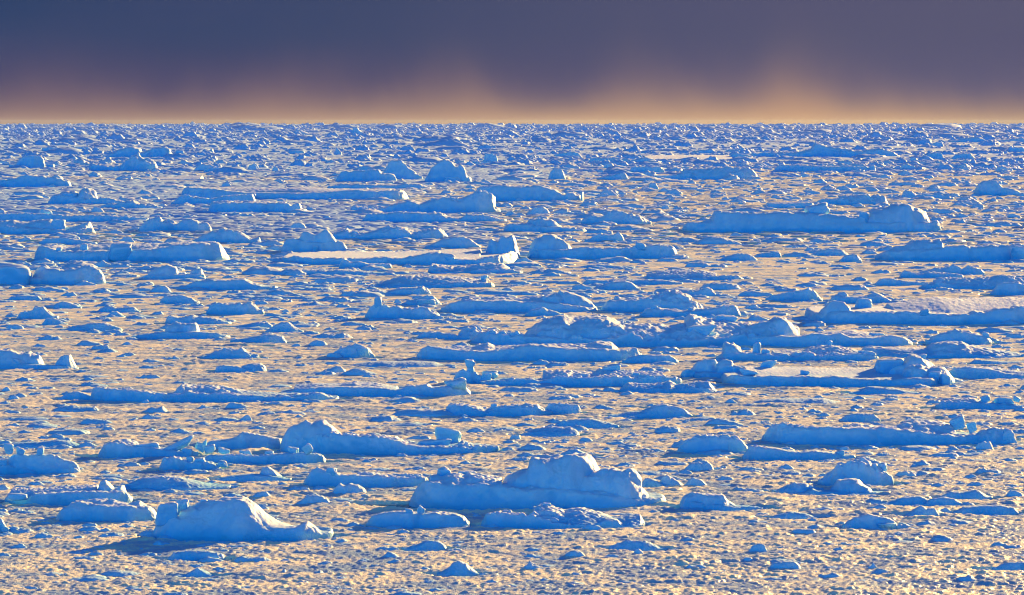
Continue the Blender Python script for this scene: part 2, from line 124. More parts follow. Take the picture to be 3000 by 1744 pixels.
F|ice_floe|floe with an upright stone-like block on its left, above the framed floe|floe with the upright block|511|.4|.08:250,480 320,450 500,452 650,461 720,456 800,471 900,451 1000,471 1150,461 1300,450 1422,490;.4:280,440 300,376 370,386 420,420;.8:640,432 850,431 950,401 1050,391 1150,405 1250,425 1350,441|525,446,74,74,0,.3 592,456,70,38,0,.3 1055,392,34,34,10,.8 1330,470,150,44,0,.3 890,460,70,26,0,.2
F|ice_floe|long low floe swelling to a smooth hump at its middle, reaching the right edge||486|.35|.15:1420,452 1600,446 1750,450 1900,452 2010,470 2300,470 2450,468;.6:1260,402 1420,405 1600,412 1750,410 1790,381 1870,366 2000,371 2060,396 2200,416 2440,452|
F|ice_floe|smooth floe with a second ridge behind and a pinkish chip on the ridge||406|.45|.12:434,385 480,351 600,331 850,326 950,311 1050,316 1130,306 1200,336 1350,341 1500,321 1600,341 1670,384;.8:930,312 1050,291 1200,285 1340,302 1420,312|1390,335,120,30,0,.6
F|ice_floe|rounded hill of ice with a small knob at its right, near the right edge|rounded hill with the knob|391|.5|.35:1734,380 1800,331 1870,301 1960,283 2050,296 2140,320 2200,345 2220,380|2168,335,50,38,0,.35
F|ice_floe|low ribbed pan at the right edge, upper of two||531|.4|.3:2055,524 2090,496 2200,501 2350,511 2520,508|
F|ice_floe|smooth pan tapering to the right edge, beside the framed floe with the slush pool||636|.4|.2:1888,598 1950,552 2050,547 2200,562 2300,590 2520,612;.8:1960,545 2200,545 2400,575 2520,580|
F|ice_floe|knobbly floe with two leaning lumps, touching the right edge above the long log floe||856|.4|.15:1814,828 1880,800 1960,800 2140,805 2300,815 2520,830;.6:1880,792 1960,776 2060,771 2140,790|2165,800,80,46,-20,.5 2300,805,150,40,0,.5 2390,800,60,40,20,.6
F|iceberg|long log floe with a swollen round right end and a leaning slab behind|long log floe|1111|.35|.06:580,1030 620,986 680,966 800,981 1000,986 1300,986 1500,996 1700,1016 1900,1036 2050,1042 2150,1030 2300,1035 2372,1088;h.25:2050,1060 2150,1002 2230,980 2300,991 2362,1040 2366,1095;.75:1150,975 1250,951 1400,966 1530,961 1580,941 1700,931 1850,936 1920,960|1965,990,125,84,-22,.7 2065,990,75,60,-10,.7 2330,1065,120,75,0,.15
F|ice_floe|smooth tapering floe in front of the long log floe, pointed right end|smooth tapering floe|1216|.35|.2:430,1186 480,1121 550,1116 700,1136 850,1161 950,1146 1050,1161 1120,1171 1250,1200|1120,1175,80,30,0,.4
F|ice_floe|plump oval floe with a creased top, left of the smooth tapering floe|plump oval floe|1171|.5|.35:-40,1130 30,1062 100,1041 250,1036 370,1046 430,1082 480,1134|
I|iceberg|big smooth sugarloaf mound with a rough right slope|sugarloaf mound|456|.55|.4:994,428 1060,371 1150,311 1220,291 1320,268 1390,280 1420,320 1480,350 1530,391 1566,436|1470,330,100,60,0,.6
I|ice_floe|lower rounded mound standing in front of the sugarloaf mound||521|.5|.2:820,505 900,500 960,470 1000,482 1400,492 1600,505;h.45:1090,475 1110,456 1150,411 1230,398 1290,401 1340,441 1410,485|
I|ice_floe|low patch of rough ice at the left foot of the sugarloaf mound||505|.5|.4:660,492 740,460 830,428 900,432 960,450 1050,480|
I|ice_floe|smooth stepped mound trailing a flat tongue to the right|stepped mound with the flat tongue|641|.5|.2:-20,575 20,560 400,598 560,606 606,634;h.5:-30,575 20,521 80,501 200,511 300,511 330,550 410,600|90,655,140,38,0,-.1
I|ice_floe|low smooth back, left of an overlapping pair||601|.5|.4:1450,594 1540,561 1640,531 1750,525 1850,560|
I|ice_floe|low smooth back, right of an overlapping pair||608|.5|.4:1770,594 1830,546 1930,531 2000,541 2100,598|
I|ice_floe|gently humped floe up and right of the overlapping pair||556|.5|.4:1894,530 1980,491 2080,496 2170,475 2230,510 2296,548|
I|ice_floe|wide flat mound with a notched right side near the lower right edge||671|.45|.35:1990,645 2080,606 2200,596 2350,591 2450,611 2488,645|
I|ice_floe|small cat-eared mound below the overlapping pair|small cat-eared mound|696|.55|.4:1560,682 1640,668 1720,620 1760,595 1800,616 1860,616 1910,664|
I|ice_floe|smooth mound with a crumbled right base, left of the small cat-eared mound||779|.55|.4:1170,755 1220,711 1280,681 1370,655 1450,671 1540,691 1600,735|1500,760,130,34,0,.05
I|ice_floe|smooth lens-shaped floe below the stepped mound's flat tongue||698|.5|.4:640,690 720,656 800,638 900,651 1010,692|
I|ice_floe|smooth low back cut by the lower right edge||1086|.5|.4:2280,1076 2350,1031 2420,1011 2570,1008|
H|ice_floe|clean pointed cone alone in the foreground brash|clean foreground cone|1121|.7|.45:700,1112 780,1061 830,1011 870,1000 920,1021 970,1061 1020,1100|
H|ice_floe|rounded hump with a long left slope in the foreground||931|.5|.4:440,925 560,881 640,851 720,856 784,895|
H|ice_floe|long low triangular swell in the right half of the foreground||936|.45|.4:1970,905 2080,861 2150,850 2250,861 2330,891 2420,928|
E|ice_floe|layered whale-shaped floe with a small round stone of ice on its back||909|.45|.3:734,858 780,811 900,821 1050,846 1150,831 1250,816 1400,821 1490,871 1520,890|1090,845,55,34,0,.3
E|ice_floe|broken pale floe right behind the layered whale-shaped floe's right end||892|.45|.4:1440,840 1500,812 1600,812 1690,818 1725,860|
E|ice_floe|smooth swell with its hump toward the right, left of the ribbed low mounds||916|.4|.4:1910,905 2050,871 2150,861 2250,821 2330,815 2450,846 2520,900|
E|ice_floe|flattened mound with sunny flakes along its lower right||991|.45|.4:1520,955 1600,931 1700,921 1780,915 1850,931 1936,950 1990,975|
E|ice_floe|two-step low mound below the flattened mound with sunny flakes||1046|.45|.3:1276,1030 1350,1010 1450,1000 1560,1002 1610,1035;.8:1330,1000 1420,980 1500,970 1640,972 1705,1005|
F|ice_floe|smooth wave-shaped floe below the left of the framed floe with the slush pool||746|.4|.4:1180,735 1270,715 1330,688 1420,692 1520,702 1690,735|
F|ice_floe|plain flat-backed floe above the plump oval floe's right, dark lower edge||946|.5|.35:1120,930 1170,892 1260,880 1370,884 1420,930|
J|iceberg|sharp pyramid peak breaking the horizon line on the left||68|.6|.5:2290,64 2340,45 2370,20 2395,42 2430,64|
K|iceberg|far wedge-shaped berg with one sloping sunlit side below the horizon||205|.5|.4:1080,185 1110,135 1140,108 1200,140 1270,170 1400,172 1480,190 1560,205|
K|iceberg|far castle-like berg with a square top below the horizon||206|.5|.4:1780,190 1810,150 1815,90 1870,95 1890,130 1930,160 2000,195|
K|ice_boulder|small slanting block whose lower right corner shines bright yellow||452|.8|.4:1590,440 1600,360 1630,345 1665,385 1690,400 1695,445|
K|ice_boulder|pair of small bright upright ice teeth at far left||432|.8|.4:20,425 30,390 60,400 75,362 95,360 125,430|
M|iceberg|low far berg with a square right shoulder behind the shining flat floe||427|.5|.35:1345,420 1370,375 1480,365 1590,350 1625,385 1645,420|
M|iceberg|long dark far berg line crowned by a pale peak, right of the shining flat floe|long dark far berg line|480|.25|.3:1645,462 1700,411 2000,406 2300,401 2420,370 2480,282 2540,300 2640,340 2800,350 2960,381 3100,371 3300,350 3450,401 3530,470|
M|ice_floe|shining flat far floe with a ragged heap at its right end|shining flat floe|506|.9|.1:290,490 600,495 1100,485 1400,488 1650,495;.97:350,445 900,440 1400,440;h.6:1400,470 1440,425 1520,415 1620,430 1700,455 1710,490|1590,520,60,50,0,.1
M|ice_floe|long thin blue slab with a chipped right end, at the edge of golden water||652|.3|.2:1955,642 2030,562 2200,562 2500,572 2700,582 2900,580 3110,577 3165,625|3170,636,100,76,0,.3
L|ice_boulder|pale rounded boulder left of a blunt low berg||616|.8|.4:2385,612 2395,560 2430,540 2490,540 2520,570 2525,610|
M|iceberg|blunt low berg with a rounded lit right end||672|.45|.3:172,655 210,586 400,581 560,586 610,620 626,665|
L|ice_floe|low tapering berg with a knuckle at its right tip, over golden water||749|.4|.35:2160,745 2300,721 2500,681 2600,661 2640,651 2690,690 2698,740|
M|ice_boulder|split square boulder standing alone in golden brash|split square boulder|872|.8|.4:405,850 415,800 450,778 500,782 535,810 552,855|430,868,60,30,0,.1
N|iceberg|blocky berg with a flat slanted top and sharp right corner||502|.5|.3:1245,500 1310,441 1350,416 1500,406 1532,472 1560,495|
N|ice_boulder|small square-cut block before the blocky slanted berg||546|.7|.4:1095,542 1105,485 1120,471 1200,478 1224,540|
N|iceberg|low berg with a blue rounded cap at its right end||503|.45|.3:1630,500 1660,440 1760,430 1800,416 1870,418 1895,450 1940,500|
N|iceberg|pale far berg with a bright vertical left edge, near the right edge||417|.6|.3:2322,415 2340,330 2400,345 2540,335|
N|iceberg|grey far slab with a bright crack, beneath the horizon on the right||292|.3|.3:1510,280 1700,251 1850,226 1950,211 2010,230 2040,260 2150,250 2400,240 2540,225|
N|ice_floe|smooth spindle-shaped floe in golden brash left of the rounded teal-blue berg||827|.5|.4:842,812 920,778 1050,771 1170,772 1216,808|
N|ice_floe|second spindle-shaped floe, between the first spindle and the rounded teal-blue berg||832|.45|.4:1300,822 1400,805 1500,780 1600,770 1670,782 1715,815|
N|iceberg|dome-backed far berg alone below the grey far slab's left end||357|.5|.4:1320,350 1370,310 1440,276 1500,285 1540,345|
L|iceberg|squat far berg with ribs on its rounded right end||489|.5|.35:1764,482 1800,431 1900,411 2030,400 2080,421 2126,475|
L|ice_floe|long dark low berg with a pimpled middle, left of the shining flat floe||547|.3|.3:2190,535 2230,471 2400,471 2600,481 2800,490 2900,461 3000,490 3110,542|
L|ice_boulder|pale grey igloo-like block far off, left of the squat far berg||479|.8|.4:1435,475 1450,440 1500,430 1540,440 1562,475|
L|ice_boulder|tiny tooth of ice blazing bright yellow near the horizon||252|.9|.4:250,250 255,206 268,202 282,225 287,250|
M|ice_floe|low pointed far floe with a bright spark at its right tip||432|.4|.35:790,420 950,396 1100,376 1190,355 1250,390 1306,428|
J|iceberg|box-like far berg at left beside a longer slab||407|.5|.3:505,402 515,350 600,345 740,348 752,385|
J|ice_floe|flat-topped far slab with a lit upper edge right of the box-like far berg||387|.4|.2:752,380 760,360 900,345 1080,338 1120,360 1134,385|
J|ice_boulder|pale leaning slab behind a blue wedge, right of the swaybacked berg||724|.7|.5:1095,722 1115,660 1150,636 1210,660 1280,715|1170,755,190,66,0,.1
J|ice_boulder|round-shouldered block glinting at its right, before a sunlit flat strip||757|.7|.3:1415,750 1440,712 1560,702 1610,700 1636,745|
J|ice_floe|thin flat strip with a pink sunlit top running right from the round-shouldered block||757|.5|.1:1640,748 1800,736 2100,732 2400,735 2620,720;.95:1640,728 2000,716 2500,692|
K|ice_boulder|square dark block with a flat top at left, behind sunlit rubble||660|.6|.3:-20,655 10,610 100,588 205,590 220,640|
K|ice_boulder|blunt rounded block with a bright right rim over jumbled rubble||637|.7|.4:515,630 545,565 620,552 650,580 668,625|
K|ice_boulder|broad rounded far block with a frilled right edge||442|.6|.4:1010,438 1030,390 1120,376 1210,385 1245,430|
"""
SMALL = """
A 430 500 1320 1350;415 560 1355 1392;710 830 1400 1425;1055 1230 1310 1362;650 800 1335 1365;660 810 1130 1180;840 970 960 1005;90 250 955 1000;0 80 975 1010;640 760 745 795;85 400 760 800;950 1130 625 665;960 1150 665 700;70 340 635 670;1370 1590 440 500;1770 1850 440 495;1940 2010 460 500;1580 1660 575 610;1480 1535 330 372;2040 2200 860 915
B 1840 1980 625 670;1260 1550 730 760;1310 1500 745 810;2010 2200 725 760;2285 2350 735 765;2300 2442 690 720;940 1160 895 930;1480 1840 1300 1330;1100 1280 1325 1365;2250 2420 1110 1145;1830 1920 1230 1250;740 900 1355 1372;370 440 1405 1445
C 1245 1500 990 1030;1270 1420 1055 1090;2130 2270 760 790;2310 2442 795 835;2100 2440 850 890;1770 1980 760 800;1900 2070 715 748;890 1090 970 1007;540 760 965 1000;50 440 960 1020;10 220 1145 1185;860 1000 1035 1070;1940 2070 835 870;1040 1340 1300 1350;110 430 1290 1345;20 270 1325 1390
D 260 470 320 365;850 970 365 402;725 800 360 388;30 180 245 290;1065 1180 150 185;1810 1940 70 108;1960 2120 65 100;2060 2380 80 120;2010 2080 135 165;2180 2540 305 360;2070 2160 380 412;2180 2360 355 410;1160 1300 470 505;650 760 475 505;940 990 495 512;515 880 605 640;520 680 620 655;690 880 545 565;1145 1260 530 552;2320 2460 450 500;40 150 750 795;0 90 690 735;100 280 665 700;320 730 825 880;0 180 855 895;980 1270 828 890;980 1180 885 935;560 830 915 968;1190 1310 910 935;1000 1080 780 820;1400 1590 815 860;1600 1800 800 858;1720 1880 785 815;1870 2070 795 835;2130 2330 780 820;1700 1810 890 945;2070 2200 885 930;700 830 975 1015;510 620 995 1022;110 220 910 945
E 20 760 505 560;-20 285 555 620;1360 1530 495 540;1110 1430 690 740;340 830 850 915;840 915 883 920;1200 1290 1030 1075;1680 1810 1050 1090;50 450 895 950;150 330 970 1000;360 480 1165 1200;870 1040 980 1030;2180 2500 1325 1375;2210 2500 1220 1265;1960 2170 1225 1255
F 480 1180 770 825;910 1030 750 785;1030 1490 755 780;1550 1850 670 712;300 560 850 905;150 450 915 975;180 440 965 1000;980 1100 935 960;850 1080 1035 1095;1040 1150 1055 1100;690 830 1080 1112;2090 2230 1075 1150;2090 2180 1140 1170;1740 1990 1160 1205;1360 1620 1205 1225;1120 1200 1115 1150;1350 1450 1080 1115;0 230 1225 1300;2050 2320 1280 1330;1690 1900 1265 1300;2020 2180 1370 1410;1960 2110 1310 1350;290 400 775 815;680 800 1250 1285;220 390 1325 1370;0 190 1335 1410;1510 1830 1290 1345;2220 2440 940 985
G 1830 2010 490 550;2170 2450 515 600;2060 2300 450 500;180 340 415 455;530 760 745 800;1100 1310 850 905;1360 1660 870 915;1710 2030 970 1030;2060 2150 985 1020;700 1130 1070 1140;280 480 1000 1035;2040 2200 1060 1115;2270 2460 1070 1125;300 410 1230 1262;870 950 880 900
H -80 200 430 525;840 1060 260 305;280 490 740 785;1200 1420 235 275;2030 2240 275 300;2320 2560 370 460;60 160 935 960;260 480 935 1000;1320 1520 1015 1085;1610 1830 925 1000;1920 2090 955 1005;2140 2250 910 985
I 690 830 290 335;1380 1680 250 280;1730 1960 315 350;2130 2390 320 380;2060 2200 365 405;1800 1980 425 470;2090 2230 420 455;610 750 535 560;1110 1330 555 590;470 670 700 740;790 1020 765 825;1440 1640 810 860;1410 1590 960 1015;1360 1450 1010 1080;630 890 1005 1085;0 200 1030 1085;470 640 875 960;660 770 930 970;400 540 975 1030;2170 2320 1060 1105;1560 1740 340 400;1880 2000 610 660;2380 2540 480 540;1720 1870 1225 1262
"""
import bpy, bmesh, math
import numpy as np
from mathutils import Vector

# ------------------------------------------------------------------ set-up
CAM_H = 15.0                 # eye height above the water, metres
PX = 3000.0                  # traced outlines were measured on a 3000 px wide frame
FOC = 9471.0                 # focal length in those pixels
Y_H = 359.0                  # row of the true horizon
SUN_AZ, SUN_EL = 31.0, 12.0   # degrees to the right of the view axis, above the horizon
SC = bpy.context.scene
COL = SC.collection
F4 = np.float32

# ------------------------------------------------------------------ noise
def _hash(ix, iy, iz, seed):
    h = (ix.astype(np.uint32) * np.uint32(374761393) + iy.astype(np.uint32) * np.uint32(668265263)
         + iz.astype(np.uint32) * np.uint32(2246822519) + np.uint32((seed * 3266489917) & 0xffffffff))
    h = (h ^ (h >> np.uint32(13))) * np.uint32(1274126177)
    h = (h ^ (h >> np.uint32(16))) * np.uint32(2654435761)
    return h ^ (h >> np.uint32(15))

def noise2(x, y, seed=0):
    x = np.asarray(x, F4); y = np.asarray(y, F4)
    fx = np.floor(x); fy = np.floor(y)
    ix = fx.astype(np.int64); iy = fy.astype(np.int64)
    x = x - fx; y = y - fy
    u = x * x * x * (x * (x * 6 - 15) + 10); v = y * y * y * (y * (y * 6 - 15) + 10)
    z = np.zeros(1, np.int64)
    def g(dx, dy):
        h = _hash(ix + dx, iy + dy, z, seed)
        a = (h & np.uint32(1023)).astype(F4) * F4(2 * math.pi / 1024)
        return np.cos(a) * (x - dx) + np.sin(a) * (y - dy)
    a = g(0, 0); b = g(1, 0); c = g(0, 1); d = g(1, 1)
    return (a + u * (b - a) + v * (c - a + u * (d - c - b + a))) * F4(1.41)

_G = np.array([(1,1,0),(-1,1,0),(1,-1,0),(-1,-1,0),(1,0,1),(-1,0,1),(1,0,-1),(-1,0,-1),
               (0,1,1),(0,-1,1),(0,1,-1),(0,-1,-1),(1,1,0),(-1,1,0),(0,-1,1),(0,-1,-1)], F4)

def noise3(p, seed=0):
    p = np.asarray(p, F4)
    f = np.floor(p); i = f.astype(np.int64); q = p - f
    w = q * q * q * (q * (q * 6 - 15) + 10)
    r = 0
    for dx in (0, 1):
        for dy in (0, 1):
            for dz in (0, 1):
                g = _G[_hash(i[:, 0] + dx, i[:, 1] + dy, i[:, 2] + dz, seed) & np.uint32(15)]
                d = g[:, 0] * (q[:, 0] - dx) + g[:, 1] * (q[:, 1] - dy) + g[:, 2] * (q[:, 2] - dz)
                wt = (w[:, 0] if dx else 1 - w[:, 0]) * (w[:, 1] if dy else 1 - w[:, 1]) * (w[:, 2] if dz else 1 - w[:, 2])
                r = r + wt * d
    return r

def chunks(x, y, lam, seed, dens, amp, pw=.5):
    """Rounded chunks of different sizes dropped on a jittered grid; returns their height."""
    gx = x / lam; gy = y / lam
    fx = np.floor(gx); fy = np.floor(gy); ix = fx.astype(np.int64); iy = fy.astype(np.int64)
    z = np.zeros(1, np.int64); out = np.zeros(x.shape, F4)
    for dx in (-1, 0, 1):
        for dy in (-1, 0, 1):
            h = _hash(ix + dx, iy + dy, z, seed)
            px = dx + (h & np.uint32(255)).astype(F4) / 256 - (gx - fx)
            py = dy + ((h >> np.uint32(8)) & np.uint32(255)).astype(F4) / 256 - (gy - fy)
            r = .30 + .42 * ((h >> np.uint32(16)) & np.uint32(255)).astype(F4) / 256
            on = (((h >> np.uint32(24)) & np.uint32(255)).astype(F4) / 256 < dens)
            q = 1 - (px * px + py * py * .8) / (r * r)
            out = np.maximum(out, np.where(on & (q > 0), np.maximum(q, 0) ** pw * (.35 + r), 0))
    return out * amp

def smooth(a, b, x):
    t = np.clip((x - a) / (b - a), 0, 1)
    return t * t * (3 - 2 * t)

# ------------------------------------------------------------------ mesh helpers
def mesh_from(name, verts, faces):
    m = bpy.data.meshes.new(name)
    verts = np.ascontiguousarray(verts, F4); faces = np.ascontiguousarray(faces, np.int32)
    n, k = faces.shape
    m.vertices.add(len(verts)); m.vertices.foreach_set('co', verts.ravel())
    m.loops.add(n * k); m.loops.foreach_set('vertex_index', faces.ravel())
    m.polygons.add(n); m.polygons.foreach_set('loop_start', np.arange(0, n * k, k, dtype=np.int32))
    try:
        m.polygons.foreach_set('loop_total', np.full(n, k, np.int32))
    except Exception:
        pass
    m.polygons.foreach_set('use_smooth', np.ones(n, bool))
    m.update(calc_edges=True)
    return m

def grid_faces(r, c):
    i = np.arange(r - 1)[:, None] * c + np.arange(c - 1)[None, :]
    return np.stack([i, i + 1, i + c + 1, i + c], -1).reshape(-1, 4)

def put(name, mesh, mat, parent=None, loc=(0, 0, 0)):
    o = bpy.data.objects.new(name, mesh)
    if mesh is not None:
        mesh.materials.append(mat)
    COL.objects.link(o); o.location = loc
    if parent is not None:
        o.parent = parent
    return o

def dist(y):
    return CAM_H * FOC / (y - Y_H)

# ------------------------------------------------------------------ materials
def nodes_of(m):
    m.use_nodes = True
    nt = m.node_tree; nt.nodes.clear()
    return nt, nt.nodes.new, nt.links.new

def ice_material(name, bare, snow, lo, hi, bump_scale, bump_dist, rough=.6, sss=0.0, spec=.3, trans=0.0, pack=False):
    """Snow lies on what faces up, bare glacier-blue ice shows on what is steep."""
    m = bpy.data.materials.new(name)
    nt, N, L = nodes_of(m)
    out = N('ShaderNodeOutputMaterial'); b = N('ShaderNodeBsdfPrincipled')
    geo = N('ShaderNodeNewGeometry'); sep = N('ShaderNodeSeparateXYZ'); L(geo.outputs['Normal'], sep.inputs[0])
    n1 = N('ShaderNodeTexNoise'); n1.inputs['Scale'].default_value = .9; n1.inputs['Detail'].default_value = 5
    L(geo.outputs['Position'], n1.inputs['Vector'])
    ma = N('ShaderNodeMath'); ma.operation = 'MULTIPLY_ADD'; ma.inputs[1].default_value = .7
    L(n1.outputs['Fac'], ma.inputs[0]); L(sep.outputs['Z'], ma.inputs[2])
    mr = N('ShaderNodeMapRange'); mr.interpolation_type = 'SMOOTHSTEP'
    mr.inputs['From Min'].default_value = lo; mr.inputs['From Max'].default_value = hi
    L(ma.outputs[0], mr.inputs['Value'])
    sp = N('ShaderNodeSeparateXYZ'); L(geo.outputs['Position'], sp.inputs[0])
    low_fade = N('ShaderNodeMapRange'); low_fade.interpolation_type = 'SMOOTHSTEP'; low_fade.inputs['From Min'].default_value = .05
    low_fade.inputs['From Max'].default_value = .6; low_fade.inputs['To Min'].default_value = .0 if not pack else 1.0; low_fade.inputs['To Max'].default_value = 1.0
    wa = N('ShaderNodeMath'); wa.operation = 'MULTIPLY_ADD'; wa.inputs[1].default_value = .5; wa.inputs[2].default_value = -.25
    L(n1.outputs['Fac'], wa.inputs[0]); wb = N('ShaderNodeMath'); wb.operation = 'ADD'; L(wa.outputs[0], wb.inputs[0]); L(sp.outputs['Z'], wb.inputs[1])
    L(wb.outputs[0], low_fade.inputs['Value'])                 # snow colour fades to the bare, bluer colour just above the water
    wm = N('ShaderNodeMath'); wm.operation = 'MULTIPLY'; L(mr.outputs[0], wm.inputs[0]); L(low_fade.outputs[0], wm.inputs[1])
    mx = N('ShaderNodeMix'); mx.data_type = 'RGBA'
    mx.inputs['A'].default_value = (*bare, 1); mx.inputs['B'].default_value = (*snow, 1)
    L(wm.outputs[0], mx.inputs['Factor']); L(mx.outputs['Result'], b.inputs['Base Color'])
    b.inputs['Roughness'].default_value = rough
    b.inputs['Specular IOR Level'].default_value = spec
    if sss:
        b.inputs['Subsurface Weight'].default_value = sss
        b.inputs['Subsurface Radius'].default_value = (1.0, .6, .45)
        b.inputs['Subsurface Scale'].default_value = .12
    if bump_dist:
        n2 = N('ShaderNodeTexNoise'); n2.inputs['Scale'].default_value = bump_scale; n2.inputs['Detail'].default_value = 3
        L(geo.outputs['Position'], n2.inputs['Vector'])
        bp = N('ShaderNodeBump'); bp.inputs['Strength'].default_value = .8; bp.inputs['Distance'].default_value = bump_dist
        L(n2.outputs['Fac'], bp.inputs['Height']); L(bp.outputs[0], b.inputs['Normal'])
    L(b.outputs[0], out.inputs['Surface'])
    if pack:                                         # grey-blue watery slush shows between patches of white crumbs
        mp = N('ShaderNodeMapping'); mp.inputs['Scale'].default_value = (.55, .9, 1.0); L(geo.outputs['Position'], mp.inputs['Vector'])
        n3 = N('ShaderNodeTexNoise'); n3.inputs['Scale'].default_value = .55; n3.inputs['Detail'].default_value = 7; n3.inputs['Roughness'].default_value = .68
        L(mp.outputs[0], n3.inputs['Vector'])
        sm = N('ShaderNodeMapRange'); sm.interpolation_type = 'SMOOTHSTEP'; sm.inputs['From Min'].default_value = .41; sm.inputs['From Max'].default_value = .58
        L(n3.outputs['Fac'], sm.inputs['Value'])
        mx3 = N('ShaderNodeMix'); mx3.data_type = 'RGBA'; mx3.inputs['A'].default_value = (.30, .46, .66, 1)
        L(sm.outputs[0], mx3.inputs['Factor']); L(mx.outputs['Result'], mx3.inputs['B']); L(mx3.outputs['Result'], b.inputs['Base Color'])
                                                     # consolidated pack farther out; shade and haze put into its bluer colour
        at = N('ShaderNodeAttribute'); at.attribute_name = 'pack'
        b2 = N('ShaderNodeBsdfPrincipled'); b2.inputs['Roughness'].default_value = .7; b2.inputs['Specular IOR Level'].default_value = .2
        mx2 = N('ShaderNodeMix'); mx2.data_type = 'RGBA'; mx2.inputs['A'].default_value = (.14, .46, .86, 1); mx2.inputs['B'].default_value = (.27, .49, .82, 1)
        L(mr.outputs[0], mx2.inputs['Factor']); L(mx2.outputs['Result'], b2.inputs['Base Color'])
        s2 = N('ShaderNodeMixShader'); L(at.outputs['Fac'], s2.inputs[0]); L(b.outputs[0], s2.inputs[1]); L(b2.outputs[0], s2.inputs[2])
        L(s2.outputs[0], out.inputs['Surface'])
    return m

SSS = .5
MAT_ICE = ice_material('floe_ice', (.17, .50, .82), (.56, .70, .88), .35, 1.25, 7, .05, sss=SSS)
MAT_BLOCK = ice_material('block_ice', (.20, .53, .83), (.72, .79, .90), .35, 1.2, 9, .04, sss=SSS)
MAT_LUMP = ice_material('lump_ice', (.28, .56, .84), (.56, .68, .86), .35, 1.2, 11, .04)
MAT_FAR = ice_material('pack_ice', (.13, .44, .84), (.34, .54, .84), .45, 1.3, 2, .1)  # far pack bluer than the near lumps, standing in for shade and haze
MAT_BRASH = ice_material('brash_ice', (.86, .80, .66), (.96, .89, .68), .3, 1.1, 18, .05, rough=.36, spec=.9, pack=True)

def water_material():
    m = bpy.data.materials.new('sea_water')
    nt, N, L = nodes_of(m)
    out = N('ShaderNodeOutputMaterial'); b = N('ShaderNodeBsdfPrincipled')
    b.inputs['Base Color'].default_value = (.03, .10, .20, 1); b.inputs['Roughness'].default_value = .22
    geo = N('ShaderNodeNewGeometry'); n = N('ShaderNodeTexNoise'); n.inputs['Scale'].default_value = 1.5
    L(geo.outputs['Position'], n.inputs['Vector'])
    bp = N('ShaderNodeBump'); bp.inputs['Distance'].default_value = .03
    L(n.outputs['Fac'], bp.inputs['Height']); L(bp.outputs[0], b.inputs['Normal'])
    L(b.outputs[0], out.inputs['Surface'])
    return m
MAT_WATER = water_material()

